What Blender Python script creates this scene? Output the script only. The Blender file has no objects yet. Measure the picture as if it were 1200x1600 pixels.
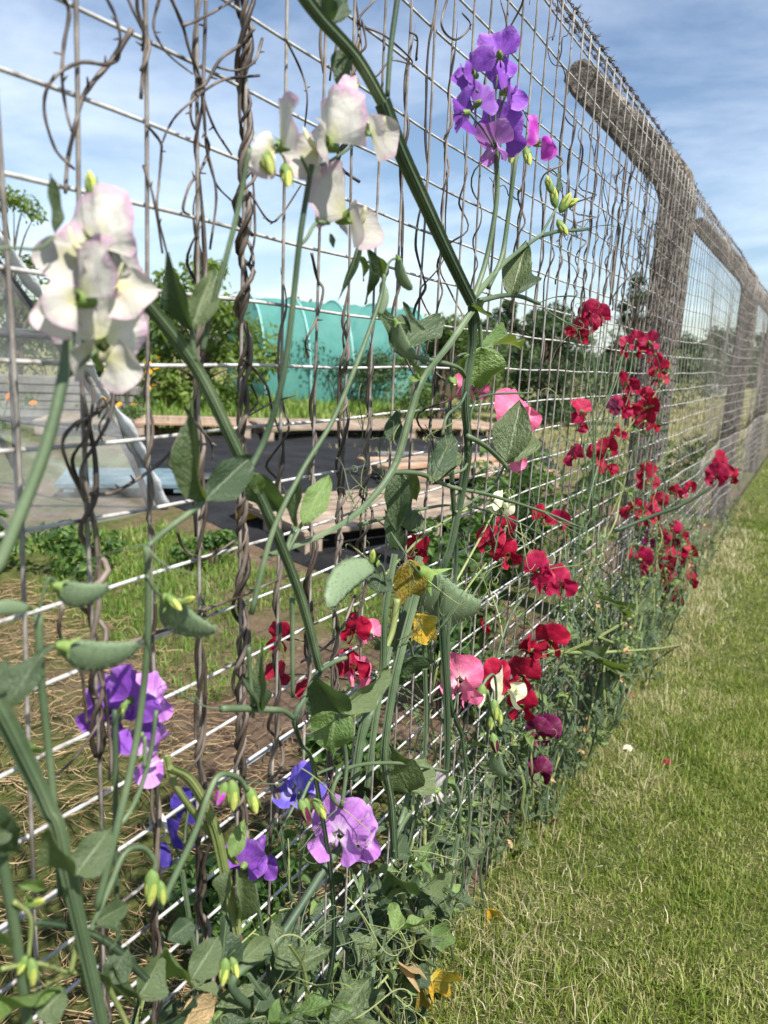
import bpy, math, random
import numpy as np
from mathutils import Vector, Matrix
random.seed(7); rng = np.random.default_rng(11)
R = math.radians
S = bpy.context.scene
COL = S.collection

# ------------------------------------------------------------------ camera, sky, sun
YAW, PITCH, ROLL = 0.50795, 0.20602, 0.051576
FPX, D, CH = 1182.4, 0.3995, 0.95          # focal length in px of the 1200 px wide photo, distance to fence, camera height
U0, Z0, GAP = 0.27304, 0.18579, 0.05       # first upright wire, a level wire (above camera), mesh size
fw = Vector((-math.sin(YAW)*math.cos(PITCH), math.cos(YAW)*math.cos(PITCH), -math.sin(PITCH)))
rt = Vector((math.cos(YAW), math.sin(YAW), 0)); up = rt.cross(fw)
CR = math.cos(ROLL)*rt + math.sin(ROLL)*up
CU = -math.sin(ROLL)*rt + math.cos(ROLL)*up
CB = -fw
CAM = Vector((0, 0, CH))
cd = bpy.data.cameras.new("camera"); cam = bpy.data.objects.new("camera", cd); COL.objects.link(cam)
cam.matrix_world = Matrix(((CR.x, CU.x, CB.x, 0), (CR.y, CU.y, CB.y, 0), (CR.z, CU.z, CB.z, CH), (0, 0, 0, 1)))
cd.sensor_fit = 'VERTICAL'; cd.sensor_height = 36; cd.sensor_width = 27
cd.lens = 36*FPX/1600; cd.clip_start = 0.02; cd.clip_end = 2000
cd.dof.use_dof = True; cd.dof.focus_distance = 0.95; cd.dof.aperture_fstop = 8.0
S.camera = cam

SUN_EL = R(56); SV = Vector((0.93, -0.37, 0)).normalized()
W = bpy.data.worlds.new("World"); S.world = W; W.use_nodes = True
nt = W.node_tree; nt.nodes.clear()
def N(t, typ, **kw):
    n = t.nodes.new(typ)
    for k, v in kw.items(): setattr(n, k, v)
    return n
wo = N(nt, 'ShaderNodeOutputWorld'); bg = N(nt, 'ShaderNodeBackground'); bg.inputs[1].default_value = 0.08
sky = N(nt, 'ShaderNodeTexSky', sky_type='NISHITA', sun_disc=False)
sky.sun_elevation = SUN_EL; sky.sun_rotation = math.atan2(SV.x, SV.y)
sky.air_density = 1.0; sky.dust_density = 0.6; sky.ozone_density = 1.6
tc = N(nt, 'ShaderNodeTexCoord'); sx = N(nt, 'ShaderNodeSeparateXYZ')
nt.links.new(tc.outputs['Generated'], sx.inputs[0])
def wm(op, a, b=None):
    n = N(nt, 'ShaderNodeMath', operation=op)
    for i, v in enumerate((a, b)):
        if v is None: continue
        if isinstance(v, (int, float)): n.inputs[i].default_value = v
        else: nt.links.new(v, n.inputs[i])
    return n.outputs[0]
zz = wm('ADD', wm('MAXIMUM', sx.outputs[2], 0.0), 0.18)
cx = N(nt, 'ShaderNodeCombineXYZ')
nt.links.new(wm('DIVIDE', sx.outputs[0], zz), cx.inputs[0]); nt.links.new(wm('DIVIDE', sx.outputs[1], zz), cx.inputs[1])
mp = N(nt, 'ShaderNodeMapping'); mp.inputs['Rotation'].default_value = (0, 0, 0.9); mp.inputs['Scale'].default_value = (0.75, 1.15, 1); mp.inputs['Location'].default_value = (1.3, 0.4, 0)
nt.links.new(cx.outputs[0], mp.inputs[0])
nz = N(nt, 'ShaderNodeTexNoise'); nz.inputs['Scale'].default_value = 1.1; nz.inputs['Detail'].default_value = 9; nz.inputs['Roughness'].default_value = 0.58; nz.inputs['Distortion'].default_value = 0.25
nt.links.new(mp.outputs[0], nz.inputs['Vector'])
cr = N(nt, 'ShaderNodeValToRGB'); cr.color_ramp.elements[0].position = 0.42; cr.color_ramp.elements[1].position = 0.86
cr.color_ramp.elements[0].color = (0.0, 0.0, 0.0, 1); cr.color_ramp.elements[1].color = (0.8, 0.8, 0.8, 1)
nt.links.new(nz.outputs[0], cr.inputs[0])
mx = N(nt, 'ShaderNodeMix', data_type='RGBA'); mx.inputs[7].default_value = (9.0, 9.9, 11.2, 1)
nt.links.new(cr.outputs[0], mx.inputs[0]); nt.links.new(sky.outputs[0], mx.inputs[6])
nt.links.new(mx.outputs[2], bg.inputs[0]); nt.links.new(bg.outputs[0], wo.inputs[0])

sl = bpy.data.lights.new("sun", 'SUN'); sl.energy = 5.0; sl.angle = R(0.53); sl.color = (1, 0.955, 0.88)
so = bpy.data.objects.new("sun", sl); COL.objects.link(so)
sdir = SV*math.cos(SUN_EL) + Vector((0, 0, math.sin(SUN_EL)))
so.rotation_euler = sdir.to_track_quat('Z', 'Y').to_euler(); so.location = (3, -2, 6)
S.view_settings.view_transform = 'Standard'; S.view_settings.look = 'None'; S.view_settings.exposure = 0.96; S.view_settings.gamma = 1
S.render.engine = 'CYCLES'; S.cycles.max_bounces = 8; S.cycles.transparent_max_bounces = 12
S.cycles.use_denoising = True

# ------------------------------------------------------------------ where a photo point lies in the place
def ray(x, y): return CR*((x-600)/FPX) - CU*((y-800)/FPX) + fw
def onf(x, y, t=1.0):
    "point in front of (t<1) or behind (t>1) the fence, t in units of the distance to the fence plane"
    r = ray(x, y); return CAM + r*(-D/r.x)*t
def depth_of(p): return (p-CAM).dot(fw)
def gnd(x, y, z=0.0):
    r = ray(x, y); return CAM + r*((z-CH)/r.z)
def at(x, y, dep): return CAM + ray(x, y)*dep
def plane_x(x, y, X):
    r = ray(x, y); return CAM + r*(X/r.x)

# ------------------------------------------------------------------ materials
def mat(name):
    m = bpy.data.materials.new(name); m.use_nodes = True; t = m.node_tree; t.nodes.clear()
    out = N(t, 'ShaderNodeOutputMaterial'); return m, t, out
def ramp(t, fac, stops):
    r = N(t, 'ShaderNodeValToRGB'); e = r.color_ramp.elements
    while len(e) < len(stops): e.new(0.5)
    for i, (p, c) in enumerate(stops):
        e[i].position = p; e[i].color = (*c, 1)
    t.links.new(fac, r.inputs[0]); return r.outputs[0]
def mth(t, op, a, b=None, c=None):
    n = N(t, 'ShaderNodeMath', operation=op)
    for i, v in enumerate((a, b, c)):
        if v is None: continue
        if isinstance(v, (int, float)): n.inputs[i].default_value = v
        else: t.links.new(v, n.inputs[i])
    return n.outputs[0]
def attr(t, name): return N(t, 'ShaderNodeAttribute', attribute_name=name).outputs['Fac']
def noise(t, scale, detail=4, rough=0.55, vec=None, coord='Object'):
    n = N(t, 'ShaderNodeTexNoise'); n.inputs['Scale'].default_value = scale; n.inputs['Detail'].default_value = detail; n.inputs['Roughness'].default_value = rough
    if vec is None: vec = N(t, 'ShaderNodeTexCoord').outputs[coord]
    t.links.new(vec, n.inputs['Vector']); return n.outputs[0]
def mixc(t, fac, a, b, mode='MIX'):
    n = N(t, 'ShaderNodeMix', data_type='RGBA', blend_type=mode)
    for i, v in ((0, fac), (6, a), (7, b)):
        if isinstance(v, (int, float)): n.inputs[i].default_value = v
        elif isinstance(v, tuple): n.inputs[i].default_value = (*v, 1)
        else: t.links.new(v, n.inputs[i])
    return n.outputs[2]
def surf(t, out, col, rough=0.6, spec=0.3, trans=0.0, tcol=None, bump=None, bstr=0.3, bdist=0.002, metal=0.0):
    p = N(t, 'ShaderNodeBsdfPrincipled')
    if isinstance(col, tuple): p.inputs['Base Color'].default_value = (*col, 1)
    else: t.links.new(col, p.inputs['Base Color'])
    if isinstance(rough, (int, float)): p.inputs['Roughness'].default_value = rough
    else: t.links.new(rough, p.inputs['Roughness'])
    p.inputs['Specular IOR Level'].default_value = spec; p.inputs['Metallic'].default_value = metal
    if bump is not None:
        b = N(t, 'ShaderNodeBump'); b.inputs['Strength'].default_value = bstr; b.inputs['Distance'].default_value = bdist
        t.links.new(bump, b.inputs['Height']); t.links.new(b.outputs[0], p.inputs['Normal'])
    if trans > 0:
        tr = N(t, 'ShaderNodeBsdfTranslucent'); c = tcol if tcol is not None else col
        if isinstance(c, tuple): tr.inputs[0].default_value = (*c, 1)
        else: t.links.new(c, tr.inputs[0])
        mxs = N(t, 'ShaderNodeMixShader'); mxs.inputs[0].default_value = trans
        t.links.new(p.outputs[0], mxs.inputs[1]); t.links.new(tr.outputs[0], mxs.inputs[2]); t.links.new(mxs.outputs[0], out.inputs[0])
    else: t.links.new(p.outputs[0], out.inputs[0])

def leaf_mat(name, c0, c1, vein, tcol, spots=None):
    m, t, o = mat(name)
    rnd = N(t, 'ShaderNodeObjectInfo').outputs['Random']
    base = ramp(t, mth(t, 'ADD', mth(t, 'MULTIPLY', rnd, 0.6), mth(t, 'MULTIPLY', noise(t, 3.0, 5, .6), 0.45)), [(0.15, c0), (0.85, c1)])
    mid = attr(t, 'mid'); s = attr(t, 's')
    if spots: base = mixc(t, ramp(t, noise(t, 4.0, 6, .65), [(0.42, (0, 0, 0)), (0.62, (1, 1, 1))]), base, spots)
    # side veins run slantwise from the midrib
    v = mth(t, 'PINGPONG', mth(t, 'SUBTRACT', mth(t, 'MULTIPLY', s, 7.0), mth(t, 'MULTIPLY', mid, 2.2)), 0.5)
    vf = ramp(t, v, [(0.0, (1, 1, 1)), (0.12, (0, 0, 0))])
    mf = ramp(t, mid, [(0.03, (1, 1, 1)), (0.09, (0, 0, 0))])
    f = mth(t, 'MAXIMUM', mth(t, 'MULTIPLY', vf, 0.22), mth(t, 'MULTIPLY', mf, 0.8))
    col = mixc(t, f, base, vein)
    surf(t, o, col, 0.46, 0.4, 0.24, tcol, bump=mth(t, 'ADD', noise(t, 14, 3), mth(t, 'MULTIPLY', f, -0.5)), bstr=0.35, bdist=0.03)
    return m
M = {}
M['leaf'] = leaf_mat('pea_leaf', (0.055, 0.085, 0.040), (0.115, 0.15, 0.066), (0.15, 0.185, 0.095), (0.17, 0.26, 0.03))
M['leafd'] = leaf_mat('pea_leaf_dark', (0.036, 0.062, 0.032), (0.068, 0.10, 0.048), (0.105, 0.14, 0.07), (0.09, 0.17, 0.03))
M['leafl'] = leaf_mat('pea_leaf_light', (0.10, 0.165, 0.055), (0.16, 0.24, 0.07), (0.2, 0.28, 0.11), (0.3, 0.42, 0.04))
M['leafy'] = leaf_mat('pea_leaf_yellowing', (0.30, 0.29, 0.05), (0.5, 0.36, 0.035), (0.42, 0.4, 0.13), (0.6, 0.5, 0.03), (0.62, 0.33, 0.03))
M['leafm'] = leaf_mat('pea_leaf_mustard', (0.16, 0.16, 0.03), (0.3, 0.24, 0.03), (0.3, 0.28, 0.08), (0.4, 0.33, 0.03), (0.2, 0.11, 0.02))
M['dryleaf'] = leaf_mat('dry_leaf', (0.42, 0.29, 0.14), (0.55, 0.40, 0.22), (0.5, 0.36, 0.2), (0.4, 0.25, 0.08))
def stem_mat(name, a, b, c):
    m, t, o = mat(name)
    col = ramp(t, mth(t, 'ADD', mth(t, 'MULTIPLY', attr(t, 'v'), .6), mth(t, 'MULTIPLY', noise(t, 40, 4), .4)), [(0.25, a), (0.55, b), (0.8, c)])
    surf(t, o, col, 0.5, 0.35, 0.08, (0.2, 0.3, 0.05), bump=noise(t, 300, 3), bstr=.25, bdist=.001); return m
M['stem'] = stem_mat('pea_stem', (0.065, 0.10, 0.05), (0.10, 0.145, 0.075), (0.16, 0.205, 0.115))
M['stemd'] = stem_mat('pea_stem_dark', (0.04, 0.068, 0.038), (0.065, 0.10, 0.055), (0.11, 0.15, 0.085))
M['stemy'] = stem_mat('pea_stem_pale', (0.15, 0.19, 0.06), (0.21, 0.25, 0.09), (0.28, 0.3, 0.13))
M['bud'] = stem_mat('pea_calyx', (0.085, 0.15, 0.04), (0.15, 0.23, 0.055), (0.26, 0.32, 0.09))
M['pod'] = stem_mat('pea_pod', (0.10, 0.155, 0.085), (0.16, 0.22, 0.125), (0.23, 0.28, 0.18))
M['vine'] = stem_mat('dead_vine', (0.022, 0.016, 0.012), (0.075, 0.056, 0.045), (0.20, 0.162, 0.135))
M['straw'] = stem_mat('straw', (0.15, 0.10, 0.05), (0.27, 0.19, 0.10), (0.43, 0.32, 0.18))
def petal_mat(name, cen, mid_, edge, vein, trans=0.35, tcol=None, vs=0.3):
    m, t, o = mat(name)
    g = attr(t, 'g'); pu = attr(t, 'pu')
    rnd = N(t, 'ShaderNodeObjectInfo').outputs['Random']
    base = ramp(t, mth(t, 'ADD', g, mth(t, 'MULTIPLY', mth(t, 'SUBTRACT', noise(t, 2.5, 4), 0.5), 0.35)), [(0.10, cen), (0.5, mid_), (0.78, mid_), (1.02, edge)])
    cv = N(t, 'ShaderNodeCombineXYZ'); t.links.new(mth(t, 'MULTIPLY', pu, 22.0), cv.inputs[0]); t.links.new(mth(t, 'MULTIPLY', g, 1.6), cv.inputs[1]); t.links.new(mth(t, 'MULTIPLY', rnd, 9.0), cv.inputs[2])
    vn = noise(t, 1.0, 3, .6, cv.outputs[0])
    vf = ramp(t, vn, [(0.48, (0, 0, 0)), (0.68, (1, 1, 1))])
    col = mixc(t, mth(t, 'MULTIPLY', vf, vs), base, vein)
    hs = N(t, 'ShaderNodeHueSaturation'); t.links.new(col, hs.inputs['Color']); t.links.new(mth(t, 'ADD', mth(t, 'MULTIPLY', rnd, 0.5), 0.78), hs.inputs['Value'])
    surf(t, o, hs.outputs[0], 0.55, 0.22, trans, hs.outputs[0] if tcol is None else tcol, bump=mth(t, 'ADD', mth(t, 'MULTIPLY', vn, .5), noise(t, 2.5, 2)), bstr=.15, bdist=.06); return m
PC = {
 'white': petal_mat('petal_cream_white', (0.56, 0.54, 0.29), (0.60, 0.575, 0.52), (0.58, 0.38, 0.50), (0.54, 0.49, 0.48), .40, None, .2),
 'cream': petal_mat('petal_cream', (0.52, 0.54, 0.27), (0.58, 0.57, 0.41), (0.60, 0.59, 0.48), (0.54, 0.52, 0.38), .24, None, .2),
 'red': petal_mat('petal_red', (0.16, 0.0025, 0.018), (0.26, 0.004, 0.026), (0.34, 0.010, 0.042), (0.16, 0.002, 0.012), .24, (0.4, 0.005, 0.03), .6),
 'crimson': petal_mat('petal_crimson', (0.17, 0.003, 0.03), (0.29, 0.006, 0.045), (0.37, 0.024, 0.07), (0.18, 0.004, 0.03), .24, (0.5, 0.01, 0.06), .6),
 'maroon': petal_mat('petal_maroon', (0.06, 0.003, 0.018), (0.085, 0.005, 0.032), (0.16, 0.012, 0.08), (0.035, 0.002, 0.012), .2, (0.16, 0.006, 0.05), .5),
 'purple': petal_mat('petal_purple', (0.24, 0.09, 0.38), (0.22, 0.07, 0.41), (0.36, 0.17, 0.55), (0.11, 0.025, 0.26), .34, (0.34, 0.10, 0.62), .55),
 'mauve': petal_mat('petal_mauve', (0.70, 0.55, 0.72), (0.46, 0.19, 0.56), (0.56, 0.29, 0.66), (0.27, 0.07, 0.38), .28, (0.5, 0.2, 0.65), .6),
 'magenta': petal_mat('petal_magenta', (0.6, 0.35, 0.66), (0.45, 0.05, 0.42), (0.60, 0.20, 0.60), (0.32, 0.03, 0.32), .38, (0.6, 0.08, 0.55), .35),
 'pink': petal_mat('petal_pink', (0.78, 0.48, 0.52), (0.68, 0.16, 0.29), (0.66, 0.12, 0.25), (0.5, 0.06, 0.18), .26, (0.7, 0.14, 0.28), .45),
 'violet': petal_mat('petal_violet', (0.66, 0.6, 0.82), (0.16, 0.12, 0.58), (0.22, 0.15, 0.66), (0.10, 0.06, 0.42), .35, (0.2, 0.12, 0.7), .4),
 'navy': petal_mat('petal_indigo', (0.1, 0.06, 0.3), (0.055, 0.035, 0.25), (0.09, 0.05, 0.36), (0.03, 0.02, 0.15), .3, (0.1, 0.06, 0.5), .4),
 'bud': petal_mat('petal_green_bud', (0.22, 0.30, 0.05), (0.40, 0.44, 0.10), (0.55, 0.52, 0.16), (0.2, 0.28, 0.06), .2, None, .4),
 'peach': petal_mat('petal_peach', (0.7, 0.62, 0.3), (0.75, 0.5, 0.3), (0.62, 0.14, 0.16), (0.6, 0.3, 0.2), .2, None, .3),
}
def metal_mat():
    m, t, o = mat('galvanised_wire')
    n1 = noise(t, 55, 5, .6); n2 = noise(t, 9, 3)
    col = ramp(t, mth(t, 'ADD', mth(t, 'MULTIPLY', n1, .75), mth(t, 'MULTIPLY', n2, .3)), [(0.38, (0.08, 0.07, 0.062)), (0.46, (0.33, 0.315, 0.30)), (0.62, (0.52, 0.515, 0.51))])  # dark stop paints in breaks for upright-wire shadows and dirt
    surf(t, o, col, 0.55, 0.4, bump=noise(t, 500, 3), bstr=.3, bdist=.0005); return m
M['wire'] = metal_mat()
def up_mat():
    m, t, o = mat('weathered_upright_wire')
    n1 = noise(t, 45, 5, .6); n2 = noise(t, 7, 3)
    col = ramp(t, mth(t, 'ADD', mth(t, 'MULTIPLY', n1, .75), mth(t, 'MULTIPLY', n2, .3)), [(0.34, (0.07, 0.058, 0.05)), (0.5, (0.18, 0.158, 0.14)), (0.66, (0.32, 0.295, 0.27))])
    surf(t, o, col, 0.65, 0.3, bump=noise(t, 500, 3), bstr=.3, bdist=.0005); return m
M['upright'] = up_mat()
def simple(name, stops, scale=8, rough=.7, spec=.3, bscale=60, bstr=.4, bdist=.004, trans=0, metal=0, coord='Object', detail=6):
    m, t, o = mat(name)
    surf(t, o, ramp(t, noise(t, scale, detail, .62, coord=coord), stops), rough, spec, trans, bump=noise(t, bscale, 5, coord=coord), bstr=bstr, bdist=bdist, metal=metal); return m
M['barb'] = simple('barbed_steel', [(.35, (.05, .035, .03)), (.65, (.16, .13, .12))], 80, .6)
def concrete():
    m, t, o = mat('aggregate_concrete')
    v = N(t, 'ShaderNodeTexVoronoi'); v.inputs['Scale'].default_value = 95; t.links.new(N(t, 'ShaderNodeTexCoord').outputs['Object'], v.inputs['Vector'])
    pit = ramp(t, v.outputs['Distance'], [(0.0, (1, 1, 1)), (0.45, (0, 0, 0))])
    stone = ramp(t, N(t, 'ShaderNodeSeparateColor').outputs[0], [(0, (0, 0, 0)), (1, (1, 1, 1))]) if False else v.outputs['Color']
    sep = N(t, 'ShaderNodeSeparateColor'); t.links.new(stone, sep.inputs[0])
    base = ramp(t, mth(t, 'ADD', mth(t, 'MULTIPLY', noise(t, 14, 7, .7), .7), mth(t, 'MULTIPLY', sep.outputs[0], .3)), [(0.30, (0.05, 0.043, 0.035)), (0.52, (0.125, 0.107, 0.09)), (0.74, (0.30, 0.265, 0.23))])
    lich = ramp(t, noise(t, 30, 5, .7), [(0.62, (0, 0, 0)), (0.7, (1, 1, 1))])
    col = mixc(t, mth(t, 'MULTIPLY', lich, .5), base, (0.42, 0.37, 0.28))
    surf(t, o, col, 0.9, 0.15, bump=mth(t, 'ADD', mth(t, 'MULTIPLY', pit, .6), noise(t, 160, 6, .7)), bstr=.9, bdist=.006); return m
M['concrete'] = concrete()
M['wood'] = simple('weathered_pallet_wood', [(.3, (.13, .095, .07)), (.55, (.27, .21, .16)), (.75, (.42, .34, .27))], 5, .85, .15, 50, .6)
M['woodr'] = simple('newer_pallet_wood', [(.3, (.22, .13, .085)), (.55, (.38, .25, .17)), (.75, (.5, .37, .27))], 5, .8, .2, 50, .5)
M['woodg'] = simple('grey_board', [(.3, (.11, .105, .095)), (.7, (.24, .23, .21))], 5, .85, .15, 50, .5)
M['yellow'] = simple('yellow_painted_wood', [(.35, (.62, .36, .02)), (.65, (.75, .48, .05))], 12, .6)
M['blue'] = simple('pale_blue_board', [(.3, (.07, .115, .14)), (.7, (.15, .205, .235))], 6, .6)
def tarp_mat():
    m, t, o = mat('black_weed_membrane')
    surf(t, o, ramp(t, noise(t, 3, 9, .68), [(.35, (.009, .0092, .010)), (.62, (.022, .022, .024)), (.8, (.06, .052, .045))]), .75, .15, bump=noise(t, 2.5, 6, .6), bstr=.9, bdist=.08); return m
M['tarp'] = tarp_mat()
def net_mat():
    m, t, o = mat('teal_netting')
    col = ramp(t, noise(t, 2.2, 5, .6), [(.3, (.07, .28, .25)), (.7, (.12, .39, .345))])
    p = N(t, 'ShaderNodeBsdfPrincipled'); t.links.new(col, p.inputs['Base Color']); p.inputs['Roughness'].default_value = .7
    tr = N(t, 'ShaderNodeBsdfTranslucent'); t.links.new(col, tr.inputs[0]); ms = N(t, 'ShaderNodeMixShader'); ms.inputs[0].default_value = .45
    t.links.new(p.outputs[0], ms.inputs[1]); t.links.new(tr.outputs[0], ms.inputs[2])
    tp = N(t, 'ShaderNodeBsdfTransparent'); m2 = N(t, 'ShaderNodeMixShader'); m2.inputs[0].default_value = .2
    t.links.new(ms.outputs[0], m2.inputs[1]); t.links.new(tp.outputs[0], m2.inputs[2]); t.links.new(m2.outputs[0], o.inputs[0]); return m
M['net'] = net_mat()
def poly_mat():
    m, t, o = mat('clear_polythene')
    p = N(t, 'ShaderNodeBsdfPrincipled'); p.inputs['Base Color'].default_value = (.78, .8, .82, 1); p.inputs['Roughness'].default_value = .22
    b = N(t, 'ShaderNodeBump'); b.inputs['Strength'].default_value = .6; b.inputs['Distance'].default_value = .05; t.links.new(noise(t, 3.5, 4), b.inputs['Height']); t.links.new(b.outputs[0], p.inputs['Normal'])
    tp = N(t, 'ShaderNodeBsdfTransparent'); tp.inputs[0].default_value = (.93, .95, .95, 1)
    f = ramp(t, noise(t, 1.7, 5, .6), [(.35, (.07, .07, .07)), (.62, (.16, .16, .16)), (.8, (.36, .36, .36))])
    ms = N(t, 'ShaderNodeMixShader'); t.links.new(f, ms.inputs[0]); t.links.new(tp.outputs[0], ms.inputs[1]); t.links.new(p.outputs[0], ms.inputs[2]); t.links.new(ms.outputs[0], o.inputs[0]); return m
M['poly'] = poly_mat()
M['pole'] = simple('dark_frame_pole', [(.3, (.03, .03, .032)), (.7, (.07, .07, .072))], 20, .5)
M['whitep'] = simple('white_plastic', [(.3, (.6, .6, .6)), (.7, (.75, .75, .75))], 5, .5)
M['bark'] = simple('bark', [(.3, (.05, .038, .028)), (.7, (.15, .115, .085))], 12, .9, .1, 40, .8, .02)
def crown_mat(name, a, b, c, tcol, trans=.35):
    m, t, o = mat(name)
    col = ramp(t, mth(t, 'ADD', mth(t, 'MULTIPLY', attr(t, 'v'), .65), mth(t, 'MULTIPLY', noise(t, 1.2, 4), .35)), [(.25, a), (.55, b), (.85, c)])
    surf(t, o, col, .55, .3, trans, tcol); return m
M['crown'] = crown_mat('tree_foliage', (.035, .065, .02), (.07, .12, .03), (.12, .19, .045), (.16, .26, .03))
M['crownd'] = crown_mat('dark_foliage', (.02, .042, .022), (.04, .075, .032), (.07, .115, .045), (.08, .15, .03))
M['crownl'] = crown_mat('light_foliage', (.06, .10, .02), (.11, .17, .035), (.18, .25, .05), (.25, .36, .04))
M['weed'] = crown_mat('weed_foliage', (.03, .065, .02), (.065, .125, .03), (.12, .2, .045), (.16, .3, .03))
M['far'] = crown_mat('far_foliage', (.045, .07, .04), (.07, .10, .05), (.10, .14, .065), (.1, .16, .04), .25)
M['mari'] = simple('marigold_petal', [(.3, (.75, .36, .01)), (.7, (.85, .52, .02))], 30, .6, trans=.2)
M['orange'] = simple('orange_petal', [(.3, (.7, .2, .02)), (.7, (.8, .3, .05))], 30, .6, trans=.2)
def grass_mat(name, stops, big):
    m, t, o = mat(name)
    g = N(t, 'ShaderNodeNewGeometry').outputs['Position']
    col = ramp(t, mth(t, 'ADD', mth(t, 'MULTIPLY', attr(t, 'v'), .50), mth(t, 'MULTIPLY', mth(t, 'SUBTRACT', mth(t, 'ADD', noise(t, big, 4, .6, g), mth(t, 'MULTIPLY', noise(t, big*5, 3, .6, g), .6)), .45), 0.95)), stops)
    surf(t, o, col, .5, .35, .3, mixc(t, .5, col, (.25, .34, .03))); return m
M['grass'] = grass_mat('lawn_blades', [(.10, (.04, .08, .010)), (.42, (.115, .18, .020)), (.62, (.21, .255, .045)), (.80, (.33, .315, .12)), (1.0, (.54, .49, .29))], 1.6)
M['grass2'] = grass_mat('rough_grass', [(.15, (.05, .11, .014)), (.5, (.11, .21, .028)), (.74, (.18, .27, .05)), (.95, (.34, .31, .13))], 1.5)
M['drygrass'] = grass_mat('dry_grass', [(.2, (.10, .11, .04)), (.42, (.22, .19, .09)), (.65, (.36, .30, .16)), (.9, (.5, .43, .27))], 3)
def ground_mat():
    m, t, o = mat('earth_and_turf')
    g = N(t, 'ShaderNodeNewGeometry').outputs['Position']
    sp = N(t, 'ShaderNodeSeparateXYZ'); t.links.new(g, sp.inputs[0])
    soil = ramp(t, noise(t, 9, 8, .7, g), [(.3, (.085, .056, .038)), (.55, (.175, .12, .083)), (.75, (.29, .215, .155))])
    turf = ramp(t, noise(t, 16, 7, .7, g), [(.3, (.045, .055, .018)), (.5, (.09, .105, .03)), (.66, (.15, .15, .055)), (.8, (.24, .20, .10))])
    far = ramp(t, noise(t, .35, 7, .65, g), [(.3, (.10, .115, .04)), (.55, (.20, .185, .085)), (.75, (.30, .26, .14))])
    lawn = ramp(t, sp.outputs[0], [(0, (0, 0, 0)), (1, (1, 1, 1))])
    isl = mth(t, 'GREATER_THAN', mth(t, 'ADD', sp.outputs[0], mth(t, 'MULTIPLY', mth(t, 'SUBTRACT', noise(t, 8, 4, .6, g), .5), .12)), -.43)
    gm = ramp(t, noise(t, .9, 6, .6, g), [(.44, (0, 0, 0)), (.54, (1, 1, 1))])
    left = mixc(t, gm, soil, turf)
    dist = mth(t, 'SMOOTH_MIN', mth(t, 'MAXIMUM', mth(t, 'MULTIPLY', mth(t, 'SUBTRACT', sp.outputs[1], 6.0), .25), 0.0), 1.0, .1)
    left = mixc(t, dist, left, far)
    col = mixc(t, isl, left, turf)
    surf(t, o, col, .95, .1, bump=noise(t, 45, 8, .7, g), bstr=1.0, bdist=.025); return m
M['ground'] = ground_mat()

# ------------------------------------------------------------------ mesh builders
class MB:
    def __init__(s): s.v = []; s.f = []; s.a = {}; s.n = 0
    def add(s, verts, faces, /, **at_):
        verts = np.asarray(verts, float).reshape(-1, 3); k = len(verts)
        for nme in set(s.a) | set(at_):
            cur = s.a.setdefault(nme, [np.zeros(s.n)] if s.n else [])
            val = at_.get(nme, 0.0); cur.append(np.broadcast_to(np.asarray(val, float), (k,)).copy())
        s.v.append(verts); o = s.n; s.f.extend([tuple(i+o for i in f) for f in faces]); s.n += k
    def tube(s, pts, rad, n=6, prof=None, ref=None, v=None, cap=True, bv=None):
        P = np.asarray([tuple(p) for p in pts], float); k = len(P)
        T = np.gradient(P, axis=0); T /= np.linalg.norm(T, axis=1)[:, None]+1e-12
        r = np.broadcast_to(np.asarray(rad, float), (k,))
        a = np.array(ref if ref is not None else ((0, 0, 1) if abs(T[0][2]) < .8 else (1, 0, 0)), float)
        rings = []
        if prof is None: prof = [(math.cos(2*math.pi*i/n), math.sin(2*math.pi*i/n)) for i in range(n)]
        n = len(prof); pr = np.array(prof)
        for i in range(k):
            a = a - T[i]*a.dot(T[i]); l = np.linalg.norm(a)
            if l < 1e-6: a = np.cross(T[i], (0.3, .5, .8)); l = np.linalg.norm(a)
            a = a/l; b = np.cross(T[i], a)
            rings.append(P[i] + r[i]*(pr[:, :1]*a + pr[:, 1:]*b))
        V = np.concatenate(rings)
        F = [(i*n+j, i*n+(j+1) % n, (i+1)*n+(j+1) % n, (i+1)*n+j) for i in range(k-1) for j in range(n)]
        if cap: F += [tuple(range(n-1, -1, -1)), tuple(range((k-1)*n, k*n))]
        s.add(V, F, v=(np.repeat(v, n) if isinstance(v, np.ndarray) else (random.random() if v is None else v)))
    def box(s, c, size, rot=None, v=None):
        c = Vector(c); h = Vector(size)/2
        vs = [Vector((sx_*h.x, sy_*h.y, sz_*h.z)) for sx_ in (-1, 1) for sy_ in (-1, 1) for sz_ in (-1, 1)]
        if rot is not None: vs = [rot @ q for q in vs]
        s.add([tuple(c+q) for q in vs], [(0, 1, 3, 2), (4, 6, 7, 5), (0, 4, 5, 1), (2, 3, 7, 6), (0, 2, 6, 4), (1, 5, 7, 3)], v=random.random() if v is None else v)
    def mesh(s, name, m, smooth=True):
        me = bpy.data.meshes.new(name)
        me.from_pydata(np.concatenate(s.v).tolist() if s.v else [], [], s.f)
        for nme, arrs in s.a.items():
            A = me.attributes.new(nme, 'FLOAT', 'POINT'); A.data.foreach_set('value', np.concatenate(arrs).astype(np.float32))
        me.materials.append(m)
        if smooth: me.polygons.foreach_set('use_smooth', [True]*len(me.polygons))
        me.update(); return me
    def build(s, name, m, parent=None, smooth=True):
        return obj(name, s.mesh(name, m, smooth), parent)
def obj(name, me, parent=None, mw=None):
    o = bpy.data.objects.new(name, me); COL.objects.link(o)
    if parent is not None: o.parent = parent; 
    if mw is not None: o.matrix_basis = mw if parent is None else parent_inv(parent) @ mw
    return o
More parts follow.
